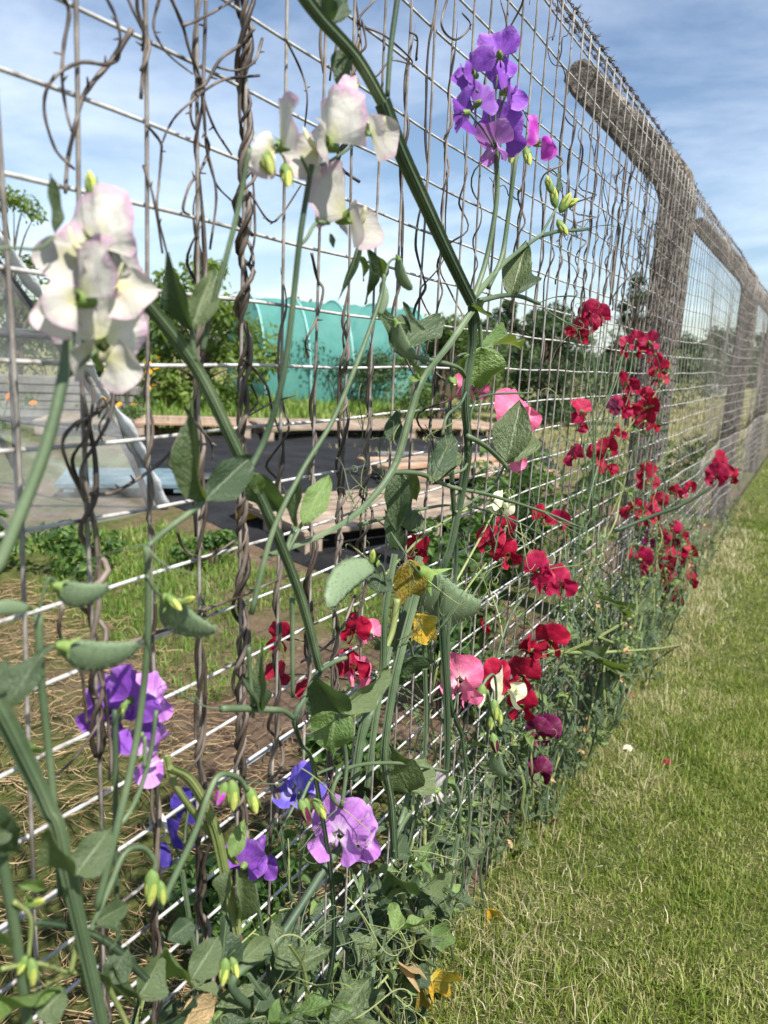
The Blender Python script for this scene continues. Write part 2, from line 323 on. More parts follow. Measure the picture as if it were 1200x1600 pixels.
def wmat(o):
    return (wmat(o.parent) @ o.matrix_basis) if o.parent else o.matrix_basis.copy()
def parent_inv(p): return wmat(p).inverted()
def tag(o, label, cat, group=None, kind=None):
    if label: o['label'] = label
    if cat: o['category'] = cat
    if group: o['group'] = group
    if kind: o['kind'] = kind
    return o
def thing(name, label, cat, loc=(0, 0, 0), group=None, rz=0):
    o = bpy.data.objects.new(name, None); COL.objects.link(o); o.empty_display_size = .05
    o.matrix_basis = Matrix.Translation(Vector(loc)) @ Matrix.Rotation(rz, 4, 'Z')
    return tag(o, label, cat, group)
def part(mb, name, m, parent, smooth=True):
    "mesh given in world coordinates, parented without moving"
    me = mb.mesh(name, m, smooth); me.transform(parent_inv(parent)); return obj(name, me, parent)
def basis(o, x, z, sx_=1, sy_=1, sz_=1):
    x = Vector(x).normalized(); z = Vector(z); z = z - x*z.dot(x)
    if z.length < 1e-5: z = x.orthogonal()
    z.normalize(); y = z.cross(x)
    return Matrix(((x.x*sx_, y.x*sy_, z.x*sz_, o[0]), (x.y*sx_, y.y*sy_, z.y*sz_, o[1]), (x.z*sx_, y.z*sy_, z.z*sz_, o[2]), (0, 0, 0, 1)))
def smooth(pts, sub=6):
    "Catmull-Rom through pts (any dimension)"
    P = [np.array(tuple(p), float) for p in pts]
    if len(P) < 3:
        return [P[0]+(P[-1]-P[0])*i/sub for i in range(sub+1)]
    P = [2*P[0]-P[1]] + P + [2*P[-1]-P[-2]]; out = []
    for i in range(1, len(P)-2):
        a, b, c, d = P[i-1:i+3]
        for k in range(sub):
            t = k/sub; out.append(.5*(2*b + (c-a)*t + (2*a-5*b+4*c-d)*t*t + (-a+3*b-3*c+d)*t**3))
    out.append(P[-2]); return out
ORD = {1: '', 2: 'second', 3: 'third', 4: 'fourth', 5: 'fifth', 6: 'sixth', 7: 'seventh', 8: 'eighth', 9: 'ninth', 10: 'tenth', 11: 'eleventh', 12: 'twelfth', 13: 'thirteenth',
       14: 'fourteenth', 15: 'fifteenth', 16: 'sixteenth', 17: 'seventeenth', 18: 'eighteenth', 19: 'nineteenth', 20: 'twentieth'}

# ------------------------------------------------------------------ the ground
def grid_sheet(xs, ys, zf):
    V = [(x, y, zf(x, y)) for y in ys for x in xs]; nx = len(xs)
    F = [(j*nx+i, j*nx+i+1, (j+1)*nx+i+1, (j+1)*nx+i) for j in range(len(ys)-1) for i in range(nx-1)]
    return V, F
def gz(x, y):
    if abs(x) > 14 or abs(y) > 22: return 0.0
    return .012*math.sin(x*3.1+y*1.3)+.010*math.sin(y*4.3-x*2.2)
mb = MB()
xs = [-900, -300, -100, -40, -20] + list(np.linspace(-14, 6, 101)) + [12, 40, 120, 400, 900]
ys = [-300, -60, -15, -5] + list(np.linspace(-2, 20, 111)) + [30, 60, 140, 400, 1200]
mb.add(*grid_sheet(xs, ys, gz)); g = mb.build('ground', M['ground']); g['kind'] = 'structure'

def blades(name, m, pts, h0, h1, w0, w1, lean, label, cat='grass', stiff=1.0):
    "one mesh of many grass blades"
    n = len(pts); pts = np.asarray(pts)
    h = rng.uniform(h0, h1, n)*(.72+.32*np.sin(pts[:, 0]*19+2.2*np.sin(pts[:, 1]*7))*np.sin(pts[:, 1]*13+1.7*np.sin(pts[:, 0]*11))); w = rng.uniform(w0, w1, n)
    dist = np.hypot(pts[:, 0], pts[:, 1]); w = w*np.clip(dist/2.2, 1, 4)
    an = rng.uniform(0, 2*np.pi, n); le = np.abs(rng.normal(0, lean, n))
    d = np.stack([np.cos(an), np.sin(an), np.zeros(n)], 1); an2 = an+np.pi/2+rng.normal(0, .6, n)
    sd = np.stack([np.cos(an2), np.sin(an2), np.zeros(n)], 1)*w[:, None]/2
    z = np.array([gz(x, y) for x, y in pts[:, :2]])-.003
    b = np.stack([pts[:, 0], pts[:, 1], z], 1)
    c = np.cos(le); s_ = np.sin(le); upv = np.array([0, 0, 1.])
    m1 = b + (d*s_[:, None]*.35+upv*c[:, None]*.55)*h[:, None]
    tip = b + (d*s_[:, None]*1.15+upv*c[:, None]*(1-.35*s_)[:, None])*h[:, None]; tip[:, 2] = np.maximum(tip[:, 2], z+.004); m1[:, 2] = np.maximum(m1[:, 2], z+.004)
    V = np.stack([b-sd, b+sd, m1+sd*.8, m1-sd*.8, tip], 1).reshape(-1, 3)
    o = np.arange(n)*5
    me = bpy.data.meshes.new(name); me.vertices.add(5*n); me.vertices.foreach_set('co', V.astype(np.float32).ravel())
    loops = np.stack([o, o+1, o+2, o+3, o+3, o+2, o+4], 1).ravel()
    me.loops.add(7*n); me.loops.foreach_set('vertex_index', loops.astype(np.int32))
    me.polygons.add(2*n); st = np.stack([np.arange(n)*7, np.arange(n)*7+4], 1).ravel(); me.polygons.foreach_set('loop_start', st.astype(np.int32))
    me.update(calc_edges=True); me.validate()
    A = me.attributes.new('v', 'FLOAT', 'POINT'); A.data.foreach_set('value', np.repeat(rng.uniform(0, 1, n), 5).astype(np.float32))
    me.materials.append(m); ob = obj(name, me); return tag(ob, label, cat, None, 'stuff')
def pts_in(n, x0, x1, y0, y1, f=None):
    p = np.stack([rng.uniform(x0, x1, n), rng.uniform(y0, y1, n)], 1)
    return p if f is None else p[f(p)]
def patch(p, sc, th, ph=0):
    x, y = p[:, 0]*sc, p[:, 1]*sc
    q = np.sin(x*1.7+ph)+np.sin(y*2.1+1.3*ph)+np.sin((x+y)*1.3+2+ph)+.7*np.sin(x*4.1-y*3.3)+.7*np.sin(y*5.3+x*2.2+ph)
    return q > th
lawn = np.concatenate([pts_in(125000, -.41, .5, .35, 2.6), pts_in(60000, -.36, .6, 2.6, 5.5), pts_in(45000, -.38, 1.2, 5.5, 14)])
blades('lawn_grass', M['grass'], lawn, .012, .044, .0012, .0026, .85, 'short sunlit lawn grass to the right of the fence')
tall = pts_in(4200, -.46, -.25, .5, 6)
tall = tall[rng.random(len(tall)) < np.exp(-((tall[:, 0]+.37)/.07)**2)]
blades('dry_grass_fringe', M['drygrass'], tall, .03, .11, .0012, .0024, .95, 'long dry grass stalks along the fence foot beside the lawn')
tl = pts_in(42000, -.42, .12, .6, 5); tl = tl[rng.random(len(tl)) < np.exp(-((tl[:, 0]+.29)/.11)**2)*(.45+.55*patch(tl, 6, -.3))+.05*patch(tl, 7, .6)]
M['hay'] = grass_mat('hay_clippings', [(.2, (.20, .18, .09)), (.45, (.38, .33, .19)), (.7, (.55, .49, .31)), (.95, (.7, .63, .45))], 3)
blades('hay_litter', M['hay'], tl, .02, .085, .0008, .0020, 1.5, 'pale hay clippings lying on the lawn edge')

def keep_left(p):
    a = patch(p, 1.5, .2)
    straw = (p[:, 0] > -2.2) & (p[:, 1] < 1.55) & (p[:, 0]*.4+p[:, 1] < .85)
    tarp = (p[:, 0] < -1.2) & (p[:, 1] > 2.55+np.clip(-(p[:, 0]+2.1), 0, 3)*.35) & (p[:, 0] > -5.7+(0))
    return a & ~straw & ~tarp
gl = np.concatenate([pts_in(42000, -3.2, -.5, .9, 3.3, keep_left), pts_in(26000, -9, -.5, 2.5, 12, lambda p: patch(p, .9, .1, 1) & ~((p[:, 0] > -6) & (p[:, 0] < -1.1) & (p[:, 1] < 8.2+(p[:, 0]+1)*.5)))])
blades('rough_grass', M['grass2'], gl, .03, .085, .002, .004, .7, 'patchy rough grass on the allotment behind the fence')
gm_ = pts_in(9000, -12, -5.6, 5.5, 13, lambda p: p[:, 1] > 5.6-(p[:, 0]+5.6)*.3)
blades('meadow_grass', M['grass2'], gm_, .08, .28, .004, .008, .4, 'tall green grass strip beyond the wooden pallets')
gd_ = pts_in(9000, -6, -.45, 6, 22, lambda p: patch(p, .5, -.6, 3))
blades('field_grass', M['drygrass'], gd_, .05, .16, .004, .008, .6, 'dry pale field grass far behind the concrete posts')

# straw mulch on the bed behind the fence
mb = MB()
for i in range(4600):
    x, y = random.uniform(-2.6, -.55), random.uniform(.45, 1.75)
    if x*.4+y > random.gauss(.92, .12): continue
    if random.random() < .35 and math.sin(x*7+y*3)+math.sin(y*9-x*4) < -.2: continue
    L = random.uniform(.03, .12); a = random.gauss(.6, 1.0); z = gz(x, y)+random.uniform(.002, .022)
    pts = []
    bend = random.gauss(0, 1.0)
    for k in range(4):
        t = k/3-.5; pts.append((x+math.cos(a+bend*t)*L*t, y+math.sin(a+bend*t)*L*t, z+random.uniform(-.004, .006)+.05*L*(1-4*t*t)))
    mb.tube(pts, random.uniform(.0007, .0016), 3, cap=False)
tag(mb.build('straw_mulch', M['straw']), 'loose golden straw spread over the bare bed behind the fence', 'straw', None, 'stuff')
mb = MB()
for i in range(260):
    x, y = random.uniform(-3, -.5), random.uniform(.5, 3.4); s_ = random.uniform(.006, .022)
    V = [(x+random.uniform(.7, 1.2)*s_*a, y+random.uniform(.7, 1.2)*s_*b, gz(x, y)+s_*.5*c*random.uniform(.6, 1.1)) for a, b, c in ((1, 0, 0), (-1, 0, 0), (0, 1, 0), (0, -1, 0), (0, 0, 1.2), (.5, .5, .9))]
    mb.add(V, [(0, 2, 5), (0, 5, 3), (2, 1, 4), (2, 4, 5), (5, 4, 3), (1, 3, 4)], v=random.random())
M['clod'] = simple('soil_clod', [(.3, (.07, .045, .03)), (.7, (.2, .135, .09))], 30, .95, .1)
tag(mb.build('soil_crumbs', M['clod'], None, False), 'small dry soil clods on the bare earth behind the fence', 'soil', None, 'stuff')

# ------------------------------------------------------------------ the fence
YMAX = 17.0; POSTS = [2.62+2.8*k for k in range(6)]
def bulge(y, z):
    b = .004*math.sin(y*2.6+z*1.7)
    if y > 2.4: b += .02*math.sin((y-2.62)/2.5*2*math.pi)*math.sin((z-.1)/1.3*math.pi)+.006*math.sin(y*9)*math.sin(z*7)
    return b
TOP = CH+.512
fence = thing('wire_fence', 'tall galvanised wire mesh fence on cranked concrete posts topped with barbed wire', 'fence', (-D, 0, 0))
jit = {}
def colx(i):
    if i not in jit: jit[i] = (random.uniform(-.0016, .0016), random.uniform(0, 6.3), random.uniform(.0003, .0018))
    return jit[i]
ncol = int((YMAX-U0)/GAP)
def mesh_panel(name, rows, ztop, zbot, dx, dy, sag, y0=-.6, y1=YMAX):
    p = None
    h = MB()
    for r, z in enumerate(rows):
        ph = random.uniform(0, 6)
        ys_ = np.concatenate([np.arange(-.6, 3.0, GAP/2), np.arange(3.0, YMAX, GAP*2)]); ys_ = ys_[(ys_ >= y0) & (ys_ <= y1)]
        h.tube([(-D+dx-.0022+bulge(y, z), y, z+.0012*math.sin(y*5+ph)+.0008*math.sin(y*23+ph)+sag(y, z)) for y in ys_], .00145, 6)
    u = MB()
    for i in range(-14, ncol):
        y = U0+GAP*i+dy; a, ph, amp = colx(i)
        k = 14 if i < 60 else 8
        pts = []
        for q in range(k+1):
            z = ztop+.004-(ztop-zbot)*q/k
            pts.append((-D+dx+.0016+bulge(y, z)+amp*math.sin(z*9+ph), y+a+amp*math.sin(z*11+ph*2), z+sag(y, z)))
        u.tube(pts, .00142 if i < 45 else .00115, 6 if i < 60 else 5)
    return h, u
sag = lambda y, z: .012*math.sin((y-2.62)/2.5*math.pi*2)*max(0, min(1, (y-1.5)/2))*((z-.4)/.8)
hu, uu = mesh_panel('p', [TOP]+[CH+Z0-GAP*k for k in range(-6, 12)], TOP, CH+Z0-GAP*11, 0, 0, sag)
hl, ul = mesh_panel('q', [CH+Z0-GAP*11-.008-.0415*k for k in range(0, 9)], CH+Z0-GAP*11-.004, .01, -.004, .0012, lambda y, z: 0, -.6, 2.3)
hl2, _ = mesh_panel('q', [CH+Z0-GAP*11-.004-GAP*k for k in range(0, 8)], CH+Z0-GAP*11-.004, .01, -.004, .0012, lambda y, z: 0, 2.3, YMAX)
hl.add(np.concatenate(hl2.v), hl2.f, v=.5)
for nme, (h, u) in (('upper_mesh_panel', (hu, uu)), ('lower_mesh_panel', (hl, ul))):
    w_ = part(h, 'line_wires', M['wire'], fence); w_.name = 'level_wire_mesh'
    part(u, 'upright_wire_mesh', M['upright'], fence)
# wire ties where the two panels meet
for i in (2, 6, 11, 16, 22):
    y = U0+GAP*i+.006; z = CH+Z0-GAP*11-.004; t_ = MB()
    t_.tube([(-D+.001+.008*math.cos(a), y+.0015*a/6, z+.011*math.sin(a)) for a in np.linspace(0, 7.5, 22)], .0011, 5)
    part(t_, 'wire_tie', M['wire'], fence)
# posts
def post_mesh(seed):
    b = MB(); rr = random.Random(seed)
    w = .052; prof = [(-w, -w+.012), (-w+.012, -w), (w-.012, -w), (w, -w+.012), (w, w-.012), (w-.012, w), (-w+.012, w), (-w, w-.012)]
    pr = np.array(prof); rings = []
    # centre line: up the shaft, then 45 degrees away from the lawn
    path = [((0, z), (1, 0)) for z in np.linspace(-.1, 1.40, 22)]
    c, s_ = math.cos(R(45)), math.sin(R(45))
    path += [((-.02, 1.47), (math.cos(R(22)), math.sin(R(22))))]
    for L in np.linspace(.06, .50, 9): path.append(((-.01-L*s_, 1.46+L*c), (c, s_)))
    for q, (cx_, n_) in enumerate(path):
        k = 1.0
        if q == len(path)-1: k = .8
        for (a, bb) in prof:
            j = rr.gauss(0, .0012)
            rings.append((cx_[0]+a*n_[0]*k+j, bb*k*.96+rr.gauss(0, .0012), cx_[1]+a*n_[1]*k))
    end = (path[-1][0][0]-.02*s_, 0, path[-1][0][1]+.02*c)
    n = 8; m_ = len(path)
    for (a, bb) in prof: rings.append((end[0]+a*c*.45, bb*.45, end[2]+a*s_*.45))
    F = [(i*n+j, i*n+(j+1) % n, (i+1)*n+(j+1) % n, (i+1)*n+j) for i in range(m_) for j in range(n)] + [tuple(range(m_*n, (m_+1)*n))]
    b.add(rings, F, v=0.5); return b.mesh('concrete_post', M['concrete'], False)
pm = [post_mesh(k) for k in range(2)]
for k, y in enumerate(POSTS):
    o = obj('concrete_post', pm[k % 2], fence, Matrix.Translation((-D-.068, y, .055)))
# barbed wire
ARM = [(-.528, 1.652), (-.635, 1.762), (-.735, 1.862)]
for q, (ax, az) in enumerate(ARM):
    b = MB(); zc = az; xc = ax
    ysb = np.arange(-.4, YMAX, .012)
    sg = lambda y: -.018*math.sin(max(0, min(1, ((y-2.62) % 2.5)/2.5))*math.pi)
    for ph in (0, math.pi):
        b.tube([(xc+.0026*math.cos(y*130+ph), y, zc+sg(y)+.0026*math.sin(y*130+ph)) for y in ysb], .0013, 4)
    y = -.3
    while y < YMAX:
        if y < 8:
            c_ = Vector((xc, y, zc+sg(y)))
            b.tube([c_+Vector((.0042*math.cos(a), .0022*(a-9)/3, .0042*math.sin(a))) for a in np.linspace(0, 18, 26)], .0012, 4)
            for s_ in range(4):
                an = random.uniform(0, 6.3); dv = Vector((math.cos(an), random.uniform(-.5, .5), math.sin(an))).normalized()
                b.tube([c_+dv*.003, c_+dv*.016], [.0012, .0004], 4)
        y += random.uniform(.062, .082)
    part(b, 'barbed_wire', M['barb'], fence)

# ------------------------------------------------------------------ the allotment behind the fence
# black membrane
mb = MB()
tp = [(-5.75, 5.15), (-3.5, 3.3), (-2.85, 3.05), (-1.95, 2.72), (-1.52, 2.62), (-1.5, 4.2), (-1.9, 6.6), (-2.9, 9.2), (-4.6, 8.4), (-5.3, 6.4)]
def inside(x, y, poly):
    c = False
    for (x1, y1), (x2, y2) in zip(poly, poly[1:]+poly[:1]):
        if (y1 > y) != (y2 > y) and x < (x2-x1)*(y-y1)/(y2-y1)+x1: c = not c
    return c
ce = (-3.2, 5.0); V = []; F = []; nr, na = 26, 72
for i in range(nr+1):
    for j in range(na):
        a = 2*math.pi*j/na; dx, dy = math.cos(a), math.sin(a); lo, hi = 0, 8
        for _ in range(22):
            md = (lo+hi)/2
            if inside(ce[0]+dx*md, ce[1]+dy*md, tp): lo = md
            else: hi = md
        r = lo*i/nr; x, y = ce[0]+dx*r, ce[1]+dy*r
        z = .022+gz(x, y)+.028*math.sin(x*5+y*2)*math.sin(y*4-x)+.016*abs(math.sin(x*7-y*4+math.sin(y*3)))+random.gauss(0, .003)
        V.append((x, y, max(z, gz(x, y)+.012) if i < nr else gz(x, y)+.004))
F = [(i*na+j, i*na+(j+1) % na, (i+1)*na+(j+1) % na, (i+1)*na+j) for i in range(nr) for j in range(na)]
mb.add(V, F); tag(mb.build('weed_membrane', M['tarp']), 'wrinkled black weed membrane spread on the ground between the pallets', 'membrane')

def pallet(loc, rz, label, L=1.2, Wd=1.0, mats=('wood', 'wood'), gap=.018, nb=9, tilt=0, z=0, yellow=False, bow=0):
    t = thing('wooden_pallet', label, 'pallet', (loc[0], loc[1], gz(*loc)+z), 'pallets lying on the allotment', rz)
    if tilt: t.matrix_basis = t.matrix_basis @ Matrix.Rotation(tilt, 4, 'Y')
    bw = (Wd-gap*(nb-1))/nb
    for k in range(nb):
        b = MB(); b.box((0, 0, 0), (L, bw, .02)); me = b.mesh('top_board', M[mats[0]] if k % 3 else M[mats[1]], False)
        obj('top_board', me, t).matrix_basis = Matrix.Translation((random.uniform(-.012, .012), -Wd/2+bw/2+k*(bw+gap), .135+random.uniform(-.003, .003))) @ Matrix.Rotation(random.gauss(0, .008), 4, 'Z') @ Matrix.Rotation(random.gauss(0, .006), 4, 'Y')
    for sx_ in (-1, 0, 1):
        b = MB(); b.box((0, 0, 0), (.095, Wd, .022)); obj('stringer_board', b.mesh('stringer_board', M[mats[0]], False), t).location = (sx_*(L/2-.05), 0, .112)
        b = MB(); b.box((0, 0, 0), (.093, Wd, .02)); obj('base_board', b.mesh('base_board', M[mats[0]], False), t).location = (sx_*(L/2-.05), 0, .011)
        for sy_ in (-1, 0, 1):
            b = MB(); b.box((0, 0, 0), (.09, .1, .078)); obj('block', b.mesh('block', M['yellow'] if yellow and sx_ and sy_ == 1 else M[mats[0]], False), t).location = (sx_*(L/2-.05), sy_*(Wd/2-.055), .061)
    return t
pallet((-1.98, 3.62), R(64), 'pallet with yellow painted corner blocks nearest the fence, on the black membrane', 1.5, .8, ('wood', 'wood'), yellow=True, nb=7)
pallet((-2.35, 5.35), R(58), 'worn low pallet of loose grey boards behind the one with yellow corners', 1.3, .9, ('wood', 'woodr'), .03, 7)
pallet((-4.75, 7.15), R(52), 'broad grey pallet beyond the membrane in front of the teal tunnel', 1.7, 1.0, ('wood', 'wood'), nb=9)
pallet((-5.75, 6.05), R(44), 'pallet with reddish boards beside the marigolds', 1.15, .9, ('wood', 'woodr'), nb=8)
pallet((-6.55, 5.45), R(40), 'weathered pallet half hidden behind the clear plastic cover', 1.0, .9, ('wood', 'wood'), nb=8)
pallet((-4.0, 8.6), R(55), 'pale sunlit pallet at the far end of the black membrane', 1.5, 1.0, ('wood', 'woodr'), nb=9)
# plank laid across, blue board
for (c, a, L, lab, m_, w_) in (((-2.35, 5.3), R(75), 1.5, 'loose brown plank lying across the worn low pallet', 'woodr', .1), ((-2.65, 5.75), R(49), 1.2, 'thin grey plank lying on the far side of the worn low pallet', 'woodg', .08)):
    b = MB(); b.box((0, 0, 0), (L, w_, .024)); me = b.mesh('plank', M[m_], False)
    o = obj('plank', me); o.matrix_basis = Matrix.Translation((c[0], c[1], .165+gz(*c))) @ Matrix.Rotation(a, 4, 'Z') @ Matrix.Rotation(.01, 4, 'Y'); tag(o, lab, 'plank')
b = MB()
for k in range(4): b.box((0, -.21+.14*k, 0), (.8, .13, .022))
b.box((-.32, 0, -.026), (.06, .54, .028)); b.box((.32, 0, -.026), (.06, .54, .028))
o = b.build('blue_board', M['blue'], None, False); o.matrix_basis = Matrix.Translation((-3.8, 3.4, .1+gz(-3.7, 3.5))) @ Matrix.Rotation(R(44), 4, 'Z') @ Matrix.Rotation(.03, 4, 'X')
tag(o, 'pale blue painted board panel lying beside the clear plastic cover', 'board')
b = MB(); b.tube([(0, 0, -.001), (0, 0, .09)], [.085, .1], 16); b.tube([(0, 0, .085), (0, 0, .1)], [.112, .112], 16)
o = b.build('black_pot', M['pole']); o.location = (-3.35, 3.62, .03); tag(o, 'small black plant pot standing at the edge of the blue board', 'pot')

# stack of boards by the marigolds
t = thing('board_stack', 'stack of grey weathered boards behind the yellow marigolds', 'board stack', (-7.35, 5.55, 0), None, R(52))
for k in range(6):
    b = MB(); b.box((0, 0, 0), (1.9+random.uniform(-.2, .1), .3, .075)); obj('board', b.mesh('board', M['woodg'], False), t).location = (random.uniform(-.08, .08), random.uniform(-.03, .03), .04+.088*k)
    if k < 5:
        for sx_ in (-.7, .7):
            b = MB(); b.box((0, 0, 0), (.05, .26, .011)); obj('spacer', b.mesh('spacer', M['wood'], False), t).location = (sx_, 0, .0835+.088*k)

# clear plastic garden cover (ridge tent over poles)
t = thing('plastic_cover', 'clear plastic sheeting stretched over a dark pole frame as a crop cover', 'crop cover', (-3.25, 2.0, 0))
yr, yl = 3.08, .9; ya = 1.72; H = 1.78
prof = [(yr, 0), (2.93, .33), (2.70, .68), (2.42, 1.02), (2.1, 1.38), (1.9, 1.62), (ya, H), (1.55, 1.62), (1.3, 1.3), (1.05, .7), (yl, 0)]
pf = smooth([(p[0], p[1]) for p in prof], 4)
b = MB(); nx = 22; V = []
for i in range(nx+1):
    x = -3.2-2.6*i/nx
    for k, (y, z) in enumerate(pf):
        sg_ = .03*math.sin(i*1.9+k*.5)*math.sin(k/len(pf)*3.14)+random.gauss(0, .004)
        V.append((x+random.gauss(0, .004), y+sg_, max(z+sg_*.5, .004)))
npf = len(pf); F = [(i*npf+k, i*npf+k+1, (i+1)*npf+k+1, (i+1)*npf+k) for i in range(nx) for k in range(npf-1)]
b.add(V, F); part(b, 'roof_sheet', M['poly'], t)
pf_roof = pf; pf = list(pf)+[np.array((y, .004)) for y in np.linspace(yl+.2, yr-.02, 14)]
b = MB(); V = []; rows_ = 14
for r in range(rows_+1):
    for k, (y, z) in enumerate(pf):
        q = r/rows_; V.append((-3.19+.04*math.sin(k*.9+r*.6)*q*(1-q)*2, 1.9+(y-1.9)*q, .6*(1-q)+z*q))
npf = len(pf); F = [(r*npf+k, r*npf+(k+1) % npf, (r+1)*npf+(k+1) % npf, (r+1)*npf+k) for r in range(rows_) for k in range(npf)]
b.add(V, F); pf = pf_roof; part(b, 'end_sheet', M['poly'], t)
M['hem'] = simple('bunched_polythene', [(.3, (.5, .52, .54)), (.7, (.7, .72, .74))], 9, .3, .5, 14, .8, .02, .35)
b = MB(); hp = smooth([(-3.17+.02*math.sin(k*2.1), y+.015, max(z, .02)) for k, (y, z) in enumerate(prof[:8])], 7)
b.tube(hp, [.022+.012*math.sin(q*.8)+.010*math.sin(q*1.9) for q in range(len(hp))], 8, prof=[(math.cos(a)*1.5, math.sin(a)*.6) for a in np.linspace(0, 2*math.pi, 9)[:-1]]); part(b, 'gathered_hem', M['hem'], t)
for X in (-3.24, -4.4, -5.7):
    b = MB(); b.tube([(X, y-.0, max(z-.025, -.05)) for y, z in pf], .02, 8); part(b, 'frame_hoop', M['pole'], t)
for (y, z) in ((2.42, 1.0), (1.25, 1.0), (2.82, .48)):
    b = MB(); b.tube([(-3.2, y, z-.03), (-5.75, y, z-.03)], .011, 6); part(b, 'frame_rail', M['pole'], t)
for y in (2.25, 1.6):
    b = MB(); b.tube([(-3.26, y, -.05), (-3.26, y, 1.15)], .018, 6); part(b, 'frame_post', M['pole'], t)
b = MB(); b.tube([(-3.25, 2.5, .95), (-3.25, 1.1, .95)], .018, 6); part(b, 'cross_rail', M['pole'], t)

# ---- foliage builders
def leaf_cloud(mb, c, rad, n, size, shell=.55, flat=1.0, up_=.3):
    c = Vector(c)
    for _ in range(n):
        d = Vector((random.gauss(0, 1), random.gauss(0, 1), random.gauss(0, 1))).normalized()
        r = random.random()**shell if shell < 1 else random.random()**.33
        p = c+Vector((d.x*rad[0], d.y*rad[1], d.z*rad[2]))*r
        leaf_quad(mb, p, size*random.uniform(.6, 1.3), d+Vector((random.gauss(0, .6), random.gauss(0, .6), up_+random.gauss(0, .6))))
def leaf_quad(mb, p, s_, nrm):
    nrm = nrm.normalized(); a = nrm.orthogonal().normalized(); a = Matrix.Rotation(random.uniform(0, 6.3), 3, nrm) @ a; b_ = nrm.cross(a)
    v0 = p-a*s_*.5; v1 = p+b_*s_*.28+nrm*s_*.08; v2 = p+a*s_*.55-nrm*s_*.06; v3 = p-b_*s_*.28+nrm*s_*.08
    mb.add([tuple(v0), tuple(v1), tuple(v2), tuple(v3)], [(0, 1, 2), (0, 2, 3)], v=random.random())
def tree(name, loc, H, rad, label, cat, m, nclump=26, nleaf=170, size=.09, trunk_r=.06, stems=1, base=.25, group=None, trunk_h=None):
    t = thing(name, label, cat, (loc[0], loc[1], gz(loc[0], loc[1])), group)
    w = MB(); cl = []
    lo = Vector((loc[0], loc[1], gz(loc[0], loc[1])))
    for k in range(nclump):
        a = random.uniform(0, 6.3); zf = random.uniform(base, .97); env = math.sin(min(1, max(.12, (zf-base*.55)/(1-base*.55)))**.8*math.pi*.92+.12)
        rr = rad*max(.25, env)*random.uniform(.35, 1.0)
        cl.append(lo+Vector((math.cos(a)*rr, math.sin(a)*rr, zf*H)))
    for s_ in range(stems):
        a = random.uniform(0, 6.3); off = Vector((math.cos(a), math.sin(a), 0))*(.1*stems-.1)
        top = lo+Vector((random.gauss(0, .08*rad), random.gauss(0, .08*rad), H*.8))
        w.tube(smooth([lo+off-Vector((0, 0, .05)), lo+off*.6+Vector((random.gauss(0, .03), random.gauss(0, .03), H*.35)), top], 6), np.linspace(trunk_r, trunk_r*.3, 13), 7)
    for c in cl:
        zb = max(.1, (c.z-lo.z)*random.uniform(.45, .75)); p0 = lo+Vector((random.gauss(0, .02), random.gauss(0, .02), zb))
        w.tube(smooth([p0, (p0+c)/2+Vector((0, 0, .06*H*random.random())), c], 4), np.linspace(trunk_r*.4, trunk_r*.08, 9), 5)
    part(w, 'trunk', M['bark'], t)
    f = MB()
    for c in cl:
        r_ = rad*random.uniform(.2, .36)
        leaf_cloud(f, c, (r_, r_, r_*.75), int(nleaf*random.uniform(.6, 1.3)), size)
    part(f, 'crown', M[m], t, False); return t
def bush(name, loc, size3, label, cat, m, n=1800, leaf=.05, group=None, lumps=9, stuff=False):
    t = thing(name, label, cat, (loc[0], loc[1], gz(loc[0], loc[1])), group)
    f = MB(); w = MB(); sx_, sy_, sz_ = size3; lo = Vector((loc[0], loc[1], gz(loc[0], loc[1])))
    for k in range(lumps):
        c = lo+Vector((random.uniform(-.6, .6)*sx_, random.uniform(-.6, .6)*sy_, random.uniform(.3, .8)*sz_)); r_ = random.uniform(.3, .5)
        leaf_cloud(f, c, (r_*sx_, r_*sy_, r_*sz_*.8), n//lumps, leaf)
        w.tube(smooth([lo+Vector(((c.x-lo.x)*.3, (c.y-lo.y)*.3, -.03)), (lo+c)/2+Vector((0, 0, .05*sz_)), c], 4), np.linspace(.012*sz_+.003, .003, 9), 5)
    part(w, 'branches', M['bark'], t).name = 'branch_framework'; part(f, 'foliage', M[m], t, False); return t
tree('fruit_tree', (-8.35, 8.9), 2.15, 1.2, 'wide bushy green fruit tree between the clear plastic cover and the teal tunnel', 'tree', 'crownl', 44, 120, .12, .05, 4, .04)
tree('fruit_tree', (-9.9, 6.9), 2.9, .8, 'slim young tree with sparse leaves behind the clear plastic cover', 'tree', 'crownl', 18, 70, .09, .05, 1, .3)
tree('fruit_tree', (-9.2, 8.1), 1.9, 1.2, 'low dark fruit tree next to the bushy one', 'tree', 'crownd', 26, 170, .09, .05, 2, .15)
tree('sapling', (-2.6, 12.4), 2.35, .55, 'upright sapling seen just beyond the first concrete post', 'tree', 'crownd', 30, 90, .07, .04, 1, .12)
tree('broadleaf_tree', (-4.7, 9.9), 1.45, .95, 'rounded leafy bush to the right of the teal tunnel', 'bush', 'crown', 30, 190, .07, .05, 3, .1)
tree('broadleaf_tree', (-3.6, 11.2), 1.75, .9, 'tall hedge-side bush left of the first concrete post', 'bush', 'crownd', 28, 170, .08, .05, 3, .1)
